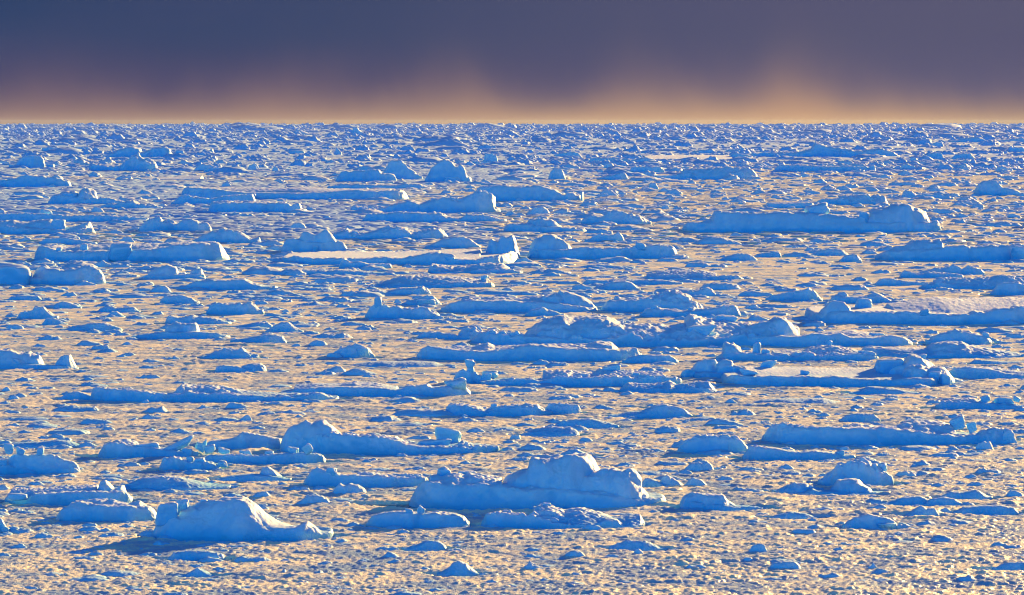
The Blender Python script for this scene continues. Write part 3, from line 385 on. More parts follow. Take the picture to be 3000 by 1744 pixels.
# ------------------------------------------------------------------ one piece of floating ice as a closed-over relief mesh
def relief(cx, d0, ridges, b, seed, px_step=2.2, rough=1.0, pan=False, crumbs=1.0, hump=False, inner=.42, p_end=4.0, wmul=1.0, edge=.62):
    """cx, d0: world x of the centre and distance of the front edge. ridges: list of (t, px, py) crest lines
    measured on the photograph, t from 0 (front edge) to 1 (back edge). Returns local verts and faces."""
    rng = np.random.RandomState(seed)
    # crest lines to metres
    lines = []
    for t, px, py in ridges:
        d = d0 + t * b
        X = (px - PX / 2) / FOC * d
        Z = CAM_H - d * (py - Y_H) / FOC
        lines.append((t, X, np.maximum(Z, .02)))
    x0 = min(l[1].min() for l in lines[:1]); x1 = max(l[1].max() for l in lines[:1])
    for l in lines[1:]:
        x0 = min(x0, l[1].min()); x1 = max(x1, l[1].max())
    W = x1 - x0
    Hm = max(max(l[2].max() for l in lines), .05)
    step = px_step / FOC * d0
    nc = int(np.clip(W / step, 16, 420))
    nr = int(np.clip(24 + .14 * nc, 24, 64))
    k = np.linspace(0, 1, nc)
    U = .6 * k + .4 * (.5 - .5 * np.cos(math.pi * k))
    xs = x0 + W * U
    s = 2 * U - 1
    env = np.sqrt(np.clip(1 - np.abs(s) ** p_end, 0, 1)) * .97 + .03
    sa = rng.uniform(0, 100)
    wob = noise2(xs / (.25 * W + .01) + sa, np.zeros(nc) + 3.1, seed)
    wob2 = noise2(xs / (.8 * Hm) + sa, np.zeros(nc) + 7.7, seed + 1)
    half = .5 * b * env * (1 + .22 * wob)
    mid = .5 * b * (1 + .12 * noise2(xs / (.4 * W + .01) + sa, np.zeros(nc) + 9.3, seed + 2))
    yf = mid - half + .16 * Hm * wob2
    yb = np.maximum(mid + half, yf + .1 * b * env)
    q = np.linspace(0, 1, nr)
    tw = min(.3, .9 * Hm / b)
    a1 = .36                                       # share of the rows spent on the front wall
    T = np.where(q < a1, tw * (q / a1), tw + (1 - tw) * ((q - a1) / (1 - a1)))
    Y = yf[None, :] + (yb - yf)[None, :] * T[:, None]
    Xg = np.broadcast_to(xs[None, :], Y.shape)
    H = np.zeros_like(Y)
    first = np.interp(xs, lines[0][1], lines[0][2])
    base = inner * np.median(first) * np.ones(nc)
    H += base[None, :]
    for (t, X, Z) in lines:
        P = np.interp(xs, X, Z, left=0, right=0)
        wd = (.20 if len(lines) > 1 else .42) * wmul
        if t < .16:
            wd = .13 * wmul
        dt = (T[:, None] - t)
        flat = min(.30, .9 * Hm / b) if t < .3 else min(.12, .5 * Hm / b)      # a level strip of snow behind the crest catches the sun
        da = np.where(dt < 0, dt, np.maximum(dt - flat, 0))
        g = np.exp(-np.abs(da / np.where(dt < 0, max(wd, .9 * t), wd)) ** 2.4)
        jit = .10 * noise2(Xg / (.3 * Hm) + sa, Y / (.3 * Hm), seed + 9) + .05 * noise2(Xg / (.12 * Hm) + sa, Y / (.12 * Hm), seed + 10)
        R = P[None, :] * g * (1 + jit * min(crumbs, 1))
        kk = .12 * Hm
        hmx = np.clip(.5 + .5 * (R - H) / kk, 0, 1)
        H = H * (1 - hmx) + R * hmx + kk * hmx * (1 - hmx) * .25
    # frozen-on crumbs along the rims and crests
    mk = smooth(-.1, .35, noise2(Xg / (2.2 * Hm) + sa, Y / (2.2 * Hm), seed + 8)) * smooth(.65, .45, T[:, None] if pan or b > 2.5 * Hm else T[:, None] * .6)
    if pan:
        mk = mk * np.maximum(smooth(.16, .06, T[:, None]), smooth(.9, .97, T[:, None]))
    for lm, am in ((.55, .14), (.3, .11), (.16, .08)):
        if lm * Hm > 3.5 * step:
            H = H + Hm * am * crumbs * mk * (chunks((np.ascontiguousarray(Xg) + sa) / 1.5, Y, lm * Hm, seed % 89, .55, 1.0) - .25)
    endk = 2.5 if hump else 1.1
    # walls
    wn = noise2(Xg / (.7 * Hm) + sa, Y / (.7 * Hm), seed + 4)
    ww = np.maximum(H, .12 * Hm) * (edge + .18 * wn)
    ww = np.maximum(ww, .06 * Hm)
    def wall(e):
        r = np.clip(e / ww, 0, 1)
        return 1 - (1 - r) ** 2.6
    Zg = H * wall(Y - yf[None, :]) * wall(yb[None, :] - Y) * wall((Xg - x0) * endk) * wall((x1 - Xg) * endk)
    # notch at the waterline
    cut = .07 * Hm * np.exp(-(Zg / (.10 * Hm)) ** 2)
    Yd = Y + cut * np.where(T[:, None] < .5, 1, -1)
    V = np.stack([Xg, Yd, Zg], -1).reshape(-1, 3)
    # sculpted lumps, flutes and crust
    P = V + np.array([sa, seed % 97, 0.0])
    disp = np.zeros_like(V)
    for lam, amp, dirs in ((1.2 * Hm, .09, (1, 1, .6)), (.5 * Hm, .06, (1, 1, .7)), (.22 * Hm, .032, (.9, .9, 1))):
        if lam < 2.0 * step:
            continue
        for ax in range(3):
            disp[:, ax] += amp * Hm * dirs[ax] * noise3(P / lam + ax * 17.3, seed + 11 * ax + int(1000 * amp))
    for lam in (.55, .24, .12):
        if lam < 2.2 * step or lam > .6 * Hm:
            continue
        disp[:, 2] += .085 * lam * (np.abs(noise3(P / lam, seed + 5)) * 2 - .4)
        disp[:, 1] += .08 * lam * noise3(P / lam + 31.7, seed + 6)
    lift = smooth(0, .25 * Hm, V[:, 2]) * .85 + .15
    calm = (smooth(.22, .32, T) * smooth(.92, .82, T))[:, None] * (np.ones_like(Zg) if pan else smooth(.75, .5, Zg / Hm))   # drifted snow lies smooth between the rims
    lift = lift * (1 - (.85 if pan else .6) * calm.reshape(-1))
    V = V + disp * rough * lift[:, None]
    V = V.reshape(nr, nc, 3)
    V[:, :, 2] -= .03
    for sl in (np.s_[0, :], np.s_[-1, :], np.s_[:, 0], np.s_[:, -1]):
        V[sl + (2,)] = -.35
    V[:, :, 0] -= cx
    return V.reshape(-1, 3), grid_faces(nr, nc)

# ------------------------------------------------------------------ angular, worn blocks
_ICO = {}
def ico(n):
    if n not in _ICO:
        bm = bmesh.new(); bmesh.ops.create_icosphere(bm, subdivisions=n, radius=1)
        _ICO[n] = (np.array([v.co[:] for v in bm.verts], F4), np.array([[v.index for v in f.verts] for f in bm.faces], np.int32))
        bm.free()
    return _ICO[n]

def block(w, dp, h, tilt, seed, n=4, sharp=1.0):
    D, Fc = ico(n)
    rng = np.random.RandomState(seed)
    nrm = rng.normal(size=(11, 3)); nrm[:6] = np.array([(1,0,0),(-1,0,0),(0,1,0),(0,-1,0),(0,0,1),(0,0,-1)]) + rng.normal(size=(6, 3)) * .18
    nrm /= np.linalg.norm(nrm, axis=1)[:, None]
    off = np.concatenate([rng.uniform(.82, .98, 6), rng.uniform(.95, 1.25, 5)])
    dt = np.maximum(D @ nrm.T, 1e-3)
    r = off[None, :] / dt
    kk = 9.0 * sharp
    r = (np.sum(r ** -kk, axis=1)) ** (-1 / kk)
    V = D * r[:, None]
    for lam, amp in ((1.1, .2), (.45, .1), (.2, .05), (.1, .02)):
        V = V + D * (amp * noise3(V / lam + seed % 53, seed))[:, None]
    ext = np.abs(V).max(0)
    V = V / ext * np.array([w / 2, dp / 2, h / 2])
    a = math.radians(tilt); c, s_ = math.cos(a), math.sin(a)
    X = V[:, 0] * c + V[:, 2] * s_; Z = -V[:, 0] * s_ + V[:, 2] * c
    V[:, 0] = X; V[:, 2] = Z
    yaw = rng.uniform(-.5, .5); c, s_ = math.cos(yaw), math.sin(yaw)
    if abs(tilt) < 1:
        X = V[:, 0] * c - V[:, 1] * s_; Y = V[:, 0] * s_ + V[:, 1] * c
        V[:, 0] = X * (w / max(2 * np.abs(X).max(), 1e-6)); V[:, 1] = Y
    return V, Fc

# ------------------------------------------------------------------ traced floes, bergs and boulders
CROP = {'A': (0, 300, 2.442), 'B': (1000, 300, 2.442), 'C': (2000, 300, 2.442), 'D': (0, 850, 2.442), 'E': (1000, 850, 2.442),
        'F': (2000, 850, 2.442), 'G': (0, 1244, 2.52), 'H': (1000, 1244, 2.52), 'I': (2000, 1244, 2.52), 'J': (0, 350, 4.2),
        'K': (600, 350, 4.2), 'L': (1200, 350, 4.2), 'M': (1800, 350, 4.2), 'N': (2400, 350, 4.2)}
CATEGORY = {'iceberg': 'iceberg', 'ice_floe': 'ice floe', 'ice_boulder': 'ice boulder', 'ice_lump': 'ice lump'}
GROUP = {'iceberg': 'icebergs in the pack', 'ice_floe': 'ice floes in the pack', 'ice_boulder': 'ice boulders in the pack', 'ice_lump': 'small ice lumps between the floes'}
FOOT = []        # footprints, to keep the loose brash lumps off the traced ice
REFS = []        # pieces that the small lumps are named after

def thing(kind, label, loc):
    o = bpy.data.objects.new(kind, None); COL.objects.link(o); o.location = loc; o.empty_display_size = .5
    o['label'] = label; o['category'] = CATEGORY[kind]; o['group'] = GROUP[kind]
    return o

def build_traced(line, idx):
    crop, kind, label, ref, yb, kd, rtxt, btxt = line.split('|')
    ox, oy, sc = CROP[crop]
    yb = oy + float(yb) / sc; kd = float(kd)
    if yb < 372:
        yb = max(yb, 366.0)
    ridges, humps = [], []
    for r in rtxt.split(';'):
        tv, pts = r.split(':')
        pt = np.array([[float(c) for c in q.split(',')] for q in pts.split()])
        rec = (float(tv.lstrip('h')), ox + pt[:, 0] / sc, oy + pt[:, 1] / sc)
        (humps if tv[0] == 'h' else ridges).append(rec)
    d0 = dist(yb)
    allx = np.concatenate([r[1] for r in ridges])
    top = min([r[2].min() for r in ridges + humps])
    wpx = allx.max() - allx.min()
    b = kd * wpx / FOC * d0
    for t, px, py in ridges + humps:                # the crest must stay well above the water where it stands
        if t > .3:
            hp = yb - np.percentile(py, 30 if len(py) > 3 else 0)
            z_front = d0 * max(hp, 2) / FOC
            b = min(b, .55 * z_front * FOC / (t * (yb - Y_H)))
    b = max(b, .25 * d0 * max(yb - top, 3) / FOC)
    if kind == 'ice_boulder':
        b = max(b, .5 * wpx / FOC * d0)
    cx = (allx.mean() - PX / 2) / FOC * d0
    root = thing(kind, label, (cx, d0, 0))
    seed = 100 + idx * 13
    far = d0 > 900
    pan = any(r[0] >= .9 for r in ridges)
    cr = .3 if pan else .75
    for wd_, val in (('smooth', .22), ('loaf', .25), ('mound', .3), ('dome', .25), ('sculpted', .45), ('broad', .35), ('log', .35), ('cone', .2), ('hump', .35),
                     ('rubble', 1.2), ('rubbl', 1.2), ('jumbl', 1.2), ('rough', 1.1), ('knobbl', 1.1), ('lumpy', 1.0), ('crag', 1.2), ('ragged', 1.2), ('broken', 1.0), ('frayed', 1.0)):
        if not pan and wd_ in label.split(' of the ')[0].split(' behind ')[0].split(' in front ')[0]:
            cr = val
    V, Fc = relief(cx, d0, ridges, b, seed, pan=pan, crumbs=cr, inner=.8 if pan else .42, rough=.85 if not far else 1.5, edge=(.9 if cr < .5 else .62) if not far else .45, p_end=9.0 if pan else 3.0 if len(ridges) == 1 else 4.5)
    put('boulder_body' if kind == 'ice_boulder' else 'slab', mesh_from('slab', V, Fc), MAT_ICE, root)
    for j, (t, px, py) in enumerate(humps):
        D = d0 + t * b
        w = (px.max() - px.min()) / FOC * D
        zt = CAM_H - D * (py.min() - Y_H) / FOC
        bh = min(.55 * w, max(b * .5, 1.4 * zt))
        if not far:
            bh = max(bh, min((D - d0) / .4 * .88, 2.2 * bh))          # its foot runs out to the front of the floe
        dd = D - .4 * bh
        V, Fc = relief(cx, dd, [(.4, px, py)], bh, seed + 3 + j, crumbs=min(cr, .5), hump=True, p_end=3.0, inner=.06, rough=1.0 if not far else 1.5, edge=1.1 if not far else .55)
        V[:, 1] += dd - d0
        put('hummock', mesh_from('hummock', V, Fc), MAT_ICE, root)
    for j, bt in enumerate(btxt.split() if btxt.strip() else []):
        x, y, w, h, tl, v = [float(q) for q in bt.split(',')]
        x = ox + x / sc; y = oy + y / sc; w /= sc; h /= sc
        D = d0 + v * b
        wm, hm = w / FOC * D, h / FOC * D
        zb = CAM_H - D * (y - Y_H) / FOC
        zb = max(zb, -.05)
        ex = .5 * hm if (zb > .1 and abs(tl) < 15) else 0.0
        V, Fc = block(wm, min(max(wm * .7, hm * .8), 2.2 * hm), hm * 1.12 + ex, tl, seed + 50 + j, 4 if w > 25 else 3)
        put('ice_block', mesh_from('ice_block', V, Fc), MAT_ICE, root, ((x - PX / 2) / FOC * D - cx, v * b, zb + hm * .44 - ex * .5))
    FOOT.append((cx, d0 + b / 2, wpx / FOC * d0 / 2, b / 2))
    if ref.strip():
        REFS.append((ref.strip(), allx.min(), allx.max(), top, yb))

def small_profile(x0, x1, top, base, rng):
    n = 9
    u = np.linspace(0, 1, n)
    pk = rng.uniform(.3, .7)
    ar = (x1 - x0) / max(base - top, 1)
    style = rng.choice(['rounded', 'ragged', 'flattish', 'pointed'], p=[.45, .25, .2, .1] if ar < 5 else [.35, .2, .45, 0])
    ex = {'rounded': 2.2, 'ragged': 2.0, 'flattish': 5.0, 'pointed': 1.15}[style]
    t = np.where(u < pk, (pk - u) / pk, (u - pk) / (1 - pk))
    prof = 1 - t ** ex
    prof += rng.normal(size=n) * {'rounded': .05, 'ragged': .17, 'flattish': .06, 'pointed': .05}[style]
    prof = np.clip(prof, .1, None); prof /= prof.max(); prof[0] = prof[-1] = .06
    return style, x0 + (x1 - x0) * u, base - (base - top) * prof

def build_small():
    recs = []
    rng = np.random.RandomState(5)
    for ln in SMALL.strip().split('\n'):
        crop, rest = ln.split(' ', 1)
        ox, oy, sc = CROP[crop]
        for it in rest.split(';'):
            a, c, t, bs = [float(q) for q in it.split()]
            a, c, t, bs = ox + a / sc, ox + c / sc, oy + t / sc, oy + bs / sc
            style, px, py = small_profile(a, c, t, bs, rng)
            best = None
            for ref, rx0, rx1, rt, rb in REFS:
                m = .5 * (a + c)
                gx = max(rx0 - m, m - rx1, 0); gy = max(rt - bs, bs - rb, 0)
                if m < rx0: rel = 'left of'
                elif m > rx1: rel = 'right of'
                elif bs > rb: rel = 'in front of'
                else: rel = 'behind'
                sco = gx + 2.2 * gy + (25 if rel == 'behind' else 0)
                if best is None or sco < best[0]:
                    best = (sco, ref, rel)
            recs.append((a, c, t, bs, style, px, py, best))
    by = {}
    for r in recs:
        by.setdefault((r[7][1], r[7][2]), []).append(r)
    ordn = ['nearest', 'second nearest', 'third nearest', 'fourth nearest', 'fifth nearest', 'sixth nearest', 'seventh nearest', 'eighth nearest', 'ninth nearest', 'tenth nearest', 'eleventh nearest', 'twelfth nearest', 'farthest']
    idx = 0
    for (ref, rel), rs in by.items():
        rs.sort(key=lambda r: r[7][0])
        styles = [r[4] for r in rs]
        for j, r in enumerate(rs):
            a, c, t, bs, style, px, py, best = r
            if len(rs) == 1:
                lab = f'small {style} lump {rel} the {ref}'
            elif styles.count(style) == 1:
                lab = f'only {style} small lump {rel} the {ref}'
            else:
                lab = f'{style} lump, {ordn[min(j, 12)]} {rel} the {ref}'
            d0 = dist(bs)
            w = (c - a) / FOC * d0
            zt = d0 * (bs - t) / FOC
            b = min(.6 * w, .8 * zt * FOC / (bs - Y_H)); b = max(b, .9 * zt)
            cx = (.5 * (a + c) - PX / 2) / FOC * d0
            V, Fc = relief(cx, d0, [(.4, px, py)], b, 5000 + 7 * idx, p_end=2.4, inner=.12, crumbs=1.2 if style == 'ragged' else .3, rough=1.2 if style == 'ragged' else 1.0, px_step=2.0)
            o = put('ice_lump', mesh_from('ice_lump', V, Fc), MAT_LUMP, None, (cx, d0, 0))
            o['label'] = lab; o['category'] = 'ice lump'; o['group'] = GROUP['ice_lump']
            FOOT.append((cx, d0 + b / 2, w / 2, b / 2))
            idx += 1

for i, ln in enumerate(TRACED.strip().split('\n')):
    build_traced(ln, i)
N_TRACED = len(FOOT)
build_small()

# ------------------------------------------------------------------ brash: the crust of slush and crumbled ice on the water
def brash():
    HW = .5 * PX / FOC
    near = np.exp(np.concatenate([np.arange(math.log(86), math.log(240), 1 / 1500.0), np.arange(math.log(240), math.log(600), 1 / 1000.0), np.arange(math.log(600), math.log(5000), 1 / 800.0)]))
    far = np.exp(np.arange(math.log(5000), math.log(30000), 1 / 330.0))
    d = np.concatenate([near, far])
    nc = 960
    t = np.linspace(-1, 1, nc)
    Y = np.repeat(d[:, None], nc, 1)
    X = t[None, :] * (HW * 1.10 * d + 7)[:, None]
    sp = np.maximum((HW * 2.2 * d + 14) / nc, np.gradient(d) * .45)[:, None]
    # slack, nearly smooth leads versus heaped ground
    patch = noise2(X / 26, Y / 30, 1) + .5 * noise2(X / 9, Y / 11, 2)
    heap = smooth(-.35, .55, patch)
    farf = smooth(500, 1600, Y)
    Z = np.zeros_like(X)
    def octave(lam, amp, kind, seed, stretch=1.0):
        w = np.clip(lam / sp - 2.0, 0, 1)
        n = noise2(X / lam + seed * 3.7, Y / (lam * stretch) - seed * 1.3, seed)
        if kind == 'billow':
            n = np.abs(n) * 2 - .35
        elif kind == 'mound':
            n = np.clip(n - .12, 0, None) * 2
        elif kind == 'ridge':
            n = (1 - np.abs(n) * 2) ** 2 * .8 - .2
        return w * amp * n
    Z += octave(60, .05, 'n', 3)
    Z += octave(5.5, .05, 'mound', 4) * heap
    Z += octave(2.4, .04, 'mound', 5) * heap
    Z += octave(.22, .016, 'billow', 8)
    streak = smooth(-.2, .5, noise2(X / 7, Y / 3.2, 51) + .6 * noise2(X / 2.5, Y / 1.3, 52))
    heap = heap * (.25 + .75 * streak)
    Z += .05 * streak * heap
    def scatter(lam, amp, seed, dens, d0, d1, sx=1.0, pw=.5):
        i0, i1 = np.searchsorted(d, d0), np.searchsorted(d, d1)
        sl = np.s_[i0:i1]
        w = np.clip(lam / sp[sl] - 1.6, 0, 1) * smooth(d0 * .999, d0 * 1.25, Y[sl]) if d0 > 90 else np.clip(lam / sp[sl] - 1.6, 0, 1)
        dn = dens[sl] if isinstance(dens, np.ndarray) else dens
        Z[sl] += chunks(X[sl] / sx, Y[sl], lam, seed, dn, amp, pw) * w
    scatter(.95, .05, 21, .02 + .25 * heap, 86, 900, 1.3)
    scatter(.46, .038, 23, .15 + .4 * heap, 86, 700, 1.3)
    scatter(.25, .034, 22, .35 + .35 * heap, 86, 330)
    scatter(.14, .026, 24, .75, 86, 220)
    az_ = X / Y
    west = smooth(330, 480, Y) * (1 - smooth(900, 1300, Y)) * smooth(.06, -.02, az_ + .02 * noise2(X / 60, Y / 60, 35))
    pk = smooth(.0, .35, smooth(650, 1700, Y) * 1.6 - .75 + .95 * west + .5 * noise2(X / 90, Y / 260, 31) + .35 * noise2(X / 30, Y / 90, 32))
    scatter(1.6, .26, 25, .15 + .5 * pk, 330, 1500, 1.6, .22)
    scatter(4.0, .30, 26, .55 * pk, 600, 3500, 1.8, .22)
    scatter(9.0, .38, 27, .6 * pk, 900, 9000, 2.0, .22)
    scatter(22.0, .45, 28, .6 * pk, 1500, 20000, 2.0, .22)
    scatter(60.0, .6, 29, .6 * pk, 3500, 30000, 2.0, .22)
    scatter(160.0, .8, 30, .5 * pk, 8000, 30000, 1.6, .22)
    Z += octave(3.2, .10, 'billow', 14) * pk
    Z += octave(8, .15, 'billow', 9) * pk
    Z = .05 + Z
    for (fx, fy, fw, fb) in FOOT[:N_TRACED]:              # dark water shows along the near side of the larger pieces
        if fy > 700: continue
        i0, i1 = np.searchsorted(d, fy - fb - 1.6), np.searchsorted(d, fy)
        xx, yy = X[i0:i1], Y[i0:i1]
        q = ((xx - fx) / (fw + .5)) ** 2 + ((yy - fy) / (fb + .55 + .25 * noise2(xx / 1.3, yy / 1.3, 41))) ** 2
        Z[i0:i1] -= .32 * smooth(1.06, .96, q)
    V = np.stack([X, Y, Z], -1).reshape(-1, 3)
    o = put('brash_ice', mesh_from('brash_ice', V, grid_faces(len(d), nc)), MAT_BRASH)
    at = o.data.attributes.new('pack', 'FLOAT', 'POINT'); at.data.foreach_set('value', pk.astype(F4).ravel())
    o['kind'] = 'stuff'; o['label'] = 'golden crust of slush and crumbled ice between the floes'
brash()

# ------------------------------------------------------------------ the uncountable small rubble, merged
def rubble(far):
    rng = np.random.RandomState(77 + far)
    lib = []
    for k in range(22):
        nc_ = (12, 20)[k % 2]; nr_ = (8, 12)[k % 2]
        style, px, py = small_profile(-1, 1, 0, 1, rng)
        hgt = 1 - py
        u = np.linspace(-1, 1, nc_); v = np.linspace(-1, 1, nr_)
        env = np.sqrt(np.clip(1 - np.abs(u) ** 2.6, 0, 1)) * .95 + .05
        Yl = v[:, None] * env[None, :]
        Hh = np.interp(u, px, hgt)[None, :] * (1 - np.abs(v[:, None]) ** rng.uniform(2, 4.5))
        P = np.stack([np.broadcast_to(u, Yl.shape), Yl, Hh], -1).reshape(-1, 3)
        for ax, am in ((0, .14), (1, .2), (2, .3)):
            P[:, ax] += am * noise3(P * 2.1 + ax * 9.1 + k, k) * (P[:, 2] > .02)
            P[:, ax] += am * .5 * noise3(P * 5.1 + ax * 9.1 + k, k + 40) * (P[:, 2] > .02)
        P = P.reshape(nr_, nc_, 3)
        for sl in (np.s_[0, :], np.s_[-1, :], np.s_[:, 0], np.s_[:, -1]):
            P[sl + (2,)] = -.25
        lib.append((P.reshape(-1, 3), grid_faces(nr_, nc_)))
    def band(n, ya, yb_, pw, med, sg, cap, a0, a1):
        yy = ya + (yb_ - ya) * rng.uniform(0, 1, n) ** pw
        ww = np.minimum(np.exp(rng.normal(math.log(med), sg, n)), cap)
        return yy, ww, rng.uniform(a0, a1, n)
    if far:
        sets = [band(4000, 364.6, 373, 1.0, 10, .5, 30, 4.0, 9), band(17000, 369, 408, 1.0, 10, .55, 36, 2.6, 7), band(20000, 398, 500, 1.15, 12, .65, 60, 2.6, 8),
                band(2200, 372, 520, 1.0, 50, .45, 180, 7, 14)]
    else:
        sets = [band(2000, 500, 980, 1.0, 42, .45, 140, 7, 15), band(420, 960, 1760, 1.0, 55, .4, 130, 8, 15), band(7500, 480, 640, 1.2, 14, .65, 55, 3, 8.0),
                band(9000, 620, 1000, 1.0, 16, .6, 70, 4, 9), band(13000, 980, 1800, 1.0, 16, .6, 80, 4, 9)]
    y = np.concatenate([q[0] for q in sets]); wpx = np.concatenate([q[1] for q in sets]); asp = np.concatenate([q[2] for q in sets])
    N = len(y); x = rng.uniform(-200, 3200, N)
    if not far:                                      # the pack is closer-set on the left of the middle distance
        q = band(2200, 470, 880, 1.0, 40, .5, 150, 7, 14)
        y = np.concatenate([y, q[0]]); wpx = np.concatenate([wpx, q[1]]); asp = np.concatenate([asp, q[2]])
        x = np.concatenate([x, -200 + 2150 * rng.uniform(0, 1, len(q[0])) ** 1.1]); N = len(y)
    dd = CAM_H * FOC / (y - Y_H)
    foot = np.array(FOOT)
    hit = np.zeros(N, bool)
    for (fx, fy, fw, fb) in foot:
        hit |= (((x - PX / 2) / FOC * dd - fx) / fw) ** 2 + ((dd - fy) / (fb * 1.15 + .3)) ** 2 < 1
    VS, FS, n0 = [], [], 0
    for i in range(N):
        X = (x[i] - PX / 2) / FOC * dd[i]; D = dd[i]
        if hit[i]:
            continue
        w = wpx[i] / FOC * D
        k = 2 * rng.randint(11) + (1 if wpx[i] > 16 else 0)
        P, Fc = lib[k]
        a = rng.uniform(-.5, .5); c, s = math.cos(a), math.sin(a)
        Q = P * np.array([w / 2, w * rng.uniform(.25, .5), w / asp[i]])
        if rng.rand() < .5:
            Q = Q * np.array([-1, 1, 1]); Fc = Fc[:, ::-1]
        VS.append(np.stack([Q[:, 0] * c - Q[:, 1] * s + X, Q[:, 0] * s + Q[:, 1] * c + D, Q[:, 2] + (.12 if far else .03)], -1)); FS.append(Fc + n0)
        n0 += len(P)
    nm = 'distant_pack_ice' if far else 'loose_rubble_ice'
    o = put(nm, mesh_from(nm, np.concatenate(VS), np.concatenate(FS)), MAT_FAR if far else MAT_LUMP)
    o['kind'] = 'stuff'; o['label'] = 'blue mass of crowded distant pack ice below the horizon' if far else 'uncountable small lumps of loose ice strewn over the pack'
rubble(0)
rubble(1)

# ------------------------------------------------------------------ water
R = 30000.0
o = put('water', mesh_from('water', np.array([(-R, -2000, 0), (R, -2000, 0), (R, R, 0), (-R, R, 0)]), np.array([(0, 1, 2, 3)])), MAT_WATER, None, (0, 0, -.06))
o['kind'] = 'structure'

# ------------------------------------------------------------------ haze
def haze():
    x0, x1, y0, y1, z0, z1 = -31000, 31000, -2500, 32000, -1.2, 34.0
    v = np.array([(x0,y0,z0),(x1,y0,z0),(x1,y1,z0),(x0,y1,z0),(x0,y0,z1),(x1,y0,z1),(x1,y1,z1),(x0,y1,z1)])
    f = np.array([(0,3,2,1),(4,5,6,7),(0,1,5,4),(1,2,6,5),(2,3,7,6),(3,0,4,7)])
    m = bpy.data.materials.new('haze'); nt, N, L = nodes_of(m)
    out = N('ShaderNodeOutputMaterial'); p = N('ShaderNodeVolumePrincipled')
    p.inputs['Color'].default_value = (.45, .62, .96, 1); p.inputs['Density'].default_value = HAZE
    p.inputs['Anisotropy'].default_value = .2
    L(p.outputs[0], out.inputs['Volume'])
    me = mesh_from('haze', v, f); o = put('haze', me, m); o['kind'] = 'stuff'
HAZE = 0.8e-5
haze()

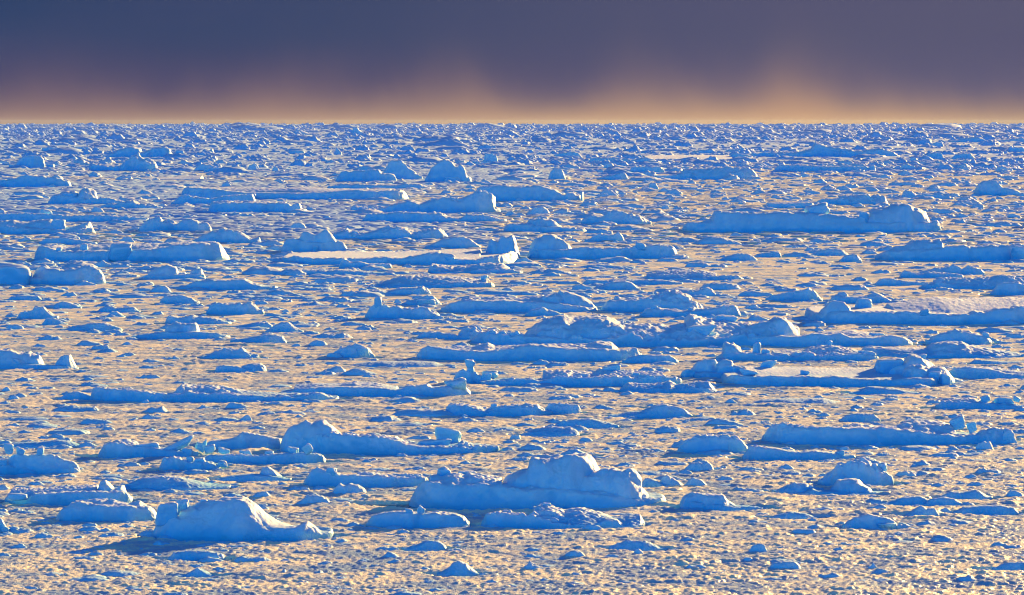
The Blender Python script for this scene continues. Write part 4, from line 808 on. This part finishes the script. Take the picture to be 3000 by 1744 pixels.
# ------------------------------------------------------------------ sky
def world():
    w = bpy.data.worlds.new('World'); SC.world = w; w.use_nodes = True
    nt = w.node_tree; nt.nodes.clear(); N = nt.nodes.new; L = nt.links.new
    def math_(op, a=None, b=None, c=None, clamp=False):
        n = N('ShaderNodeMath'); n.operation = op; n.use_clamp = clamp
        for k, v in enumerate((a, b, c)):
            if v is None: continue
            if isinstance(v, (int, float)): n.inputs[k].default_value = v
            else: L(v, n.inputs[k])
        return n.outputs[0]
    def mix(f, a, b, mode='MIX'):
        n = N('ShaderNodeMix'); n.data_type = 'RGBA'; n.blend_type = mode
        for nm, v in (('Factor', f), ('A', a), ('B', b)):
            if isinstance(v, (int, float)): n.inputs[nm].default_value = v
            elif isinstance(v, tuple): n.inputs[nm].default_value = (*v, 1)
            else: L(v, n.inputs[nm])
        return n.outputs['Result']
    def rng_(v, a, b, c=0.0, d=1.0, kind='SMOOTHSTEP'):
        n = N('ShaderNodeMapRange'); n.interpolation_type = kind
        L(v, n.inputs['Value'])
        for nm, q in (('From Min', a), ('From Max', b), ('To Min', c), ('To Max', d)):
            n.inputs[nm].default_value = q
        return n.outputs[0]
    def noise(vec, scale, detail=2.0):
        n = N('ShaderNodeTexNoise'); n.inputs['Scale'].default_value = scale; n.inputs['Detail'].default_value = detail
        L(vec, n.inputs['Vector']); return n.outputs['Fac']
    tc = N('ShaderNodeTexCoord'); sep = N('ShaderNodeSeparateXYZ'); L(tc.outputs['Generated'], sep.inputs[0])
    el = math_('MULTIPLY', math_('ARCSINE', sep.outputs['Z']), 57.2958)
    az = math_('MULTIPLY', math_('ARCTAN2', sep.outputs['X'], sep.outputs['Y']), 57.2958)
    sky = N('ShaderNodeTexSky'); sky.sky_type = 'NISHITA'; sky.sun_disc = False
    sky.sun_elevation = math.radians(SUN_EL); sky.sun_rotation = math.radians(SUN_AZ)
    sky.air_density = 1.0; sky.dust_density = .4; sky.ozone_density = 4.0
    blue = mix(1.0, sky.outputs[0], SKY_TINT, 'MULTIPLY')
    # the storm bank over the horizon, drawn in azimuth and elevation
    comb = N('ShaderNodeCombineXYZ'); L(math_('MULTIPLY', az, .55), comb.inputs[0]); L(math_('MULTIPLY', el, .35), comb.inputs[1])
    n_sh = noise(comb.outputs[0], 1.0, 2.5)                          # ragged shafts of falling snow
    comb2 = N('ShaderNodeCombineXYZ'); L(math_('MULTIPLY', az, .10), comb2.inputs[0]); L(math_('MULTIPLY', el, .55), comb2.inputs[1])
    n_big = noise(comb2.outputs[0], 1.0, 3.0)
    def bump(c, wd):                                                 # azimuth bump
        d = math_('DIVIDE', math_('SUBTRACT', az, c), wd)
        return math_('EXPONENT', math_('MULTIPLY', math_('MULTIPLY', d, d), -1.0))
    shaft = math_('MULTIPLY', bump(4.95, .9), .36)
    for c_, w_, h_ in ((2.1, .7, .24), (-.8, .8, .20), (-3.7, 1.1, .10), (-7.7, .8, .16), (3.4, .5, .10)):
        shaft = math_('ADD', shaft, math_('MULTIPLY', bump(c_, w_), h_))
    comb3 = N('ShaderNodeCombineXYZ'); L(math_('ADD', math_('MULTIPLY', az, 1.7), math_('MULTIPLY', el, .5)), comb3.inputs[0]); L(math_('MULTIPLY', el, .5), comb3.inputs[1])
    n_fine = noise(comb3.outputs[0], 1.0, 2.0)
    top = math_('ADD', math_('ADD', math_('MULTIPLY', n_sh, .42), math_('MULTIPLY', n_fine, .12)), math_('ADD', math_('MULTIPLY', shaft, .75), .08))   # height of the glow in degrees
    top = math_('MAXIMUM', top, .1)
    u = math_('DIVIDE', el, top)
    glow = math_('EXPONENT', math_('MULTIPLY', math_('POWER', math_('MAXIMUM', u, 0.0), 1.35), -1.0))
    right = rng_(az, -9.0, 9.0)
    slate = mix(right, (.033, .064, .165), (.115, .112, .200))
    purple = mix(right, (.075, .070, .165), (.125, .115, .215))
    bank = mix(rng_(el, .5, 1.7), purple, slate)
    bank = mix(math_('MULTIPLY', rng_(n_big, .35, .75), .35), bank, (.10, .095, .20))
    ora = mix(rng_(az, -9.0, 4.5), (.42, .25, .22), (.68, .40, .245))
    ora = mix(math_('MULTIPLY', bump(4.95, 1.1), .8), ora, (.74, .42, .24))
    ora = mix(rng_(az, 6.5, 9.0, 0.0, .35), ora, (.36, .24, .22))
    bank = mix(math_('MULTIPLY', glow, .97), bank, ora)
    bank = mix(1.0, bank, (BANK,) * 3, 'MULTIPLY')
    # unseen sky shaped for its light: dark cloud added overhead, clear blue low behind
    back = rng_(math_('MULTIPLY', sep.outputs['Y'], -1.0), -.05, .45)
    low = rng_(el, 48.0, 22.0)
    mask = math_('MULTIPLY', back, low)
    shaped_sky = mix(rng_(el, 6.0, 30.0), bank, (UNSEEN_CLOUD[0], UNSEEN_CLOUD[1], UNSEEN_CLOUD[2]))
    bank = shaped_sky
    n = N('ShaderNodeBackground'); L(blue, n.inputs['Color']); n.inputs['Strength'].default_value = SKY
    n2 = N('ShaderNodeBackground'); L(bank, n2.inputs['Color']); n2.inputs['Strength'].default_value = 1.0
    ms = N('ShaderNodeMixShader'); L(mask, ms.inputs[0]); L(n2.outputs[0], ms.inputs[1]); L(n.outputs[0], ms.inputs[2])
    out = N('ShaderNodeOutputWorld'); L(ms.outputs[0], out.inputs['Surface'])
SKY_TINT = (.04, .83, 1.18); SKY = .078; BANK = .232; UNSEEN_CLOUD = (.012, .028, .085)
world()

a, e = math.radians(SUN_AZ), math.radians(SUN_EL)
sv = Vector((math.sin(a) * math.cos(e), math.cos(a) * math.cos(e), math.sin(e)))
sd = bpy.data.lights.new('sun', 'SUN'); sd.energy = 5.0; sd.angle = math.radians(.5); sd.color = (1.0, .60, .17)
so = bpy.data.objects.new('sun', sd); COL.objects.link(so)
so.rotation_euler = sv.to_track_quat('Z', 'Y').to_euler(); so.location = (60, 40, 60)

# ------------------------------------------------------------------ camera and output
cd = bpy.data.cameras.new('camera'); co = bpy.data.objects.new('camera', cd); COL.objects.link(co)
cd.sensor_width = 36; cd.lens = 36 * FOC / PX
cd.shift_y = (Y_H - 872.0) / PX
co.location = (0, 0, CAM_H); co.rotation_euler = (math.radians(90), 0, 0)
cd.clip_start = 1; cd.clip_end = 200000
SC.camera = co
vs = SC.view_settings
vs.view_transform = 'Standard'; vs.look = 'None'; vs.exposure = 1.9; vs.gamma = 1; vs.use_curve_mapping = False
SC.cycles.use_denoising = True
SC.cycles.filter_width = 1.1
SC.cycles.max_bounces = 6; SC.cycles.diffuse_bounces = 3
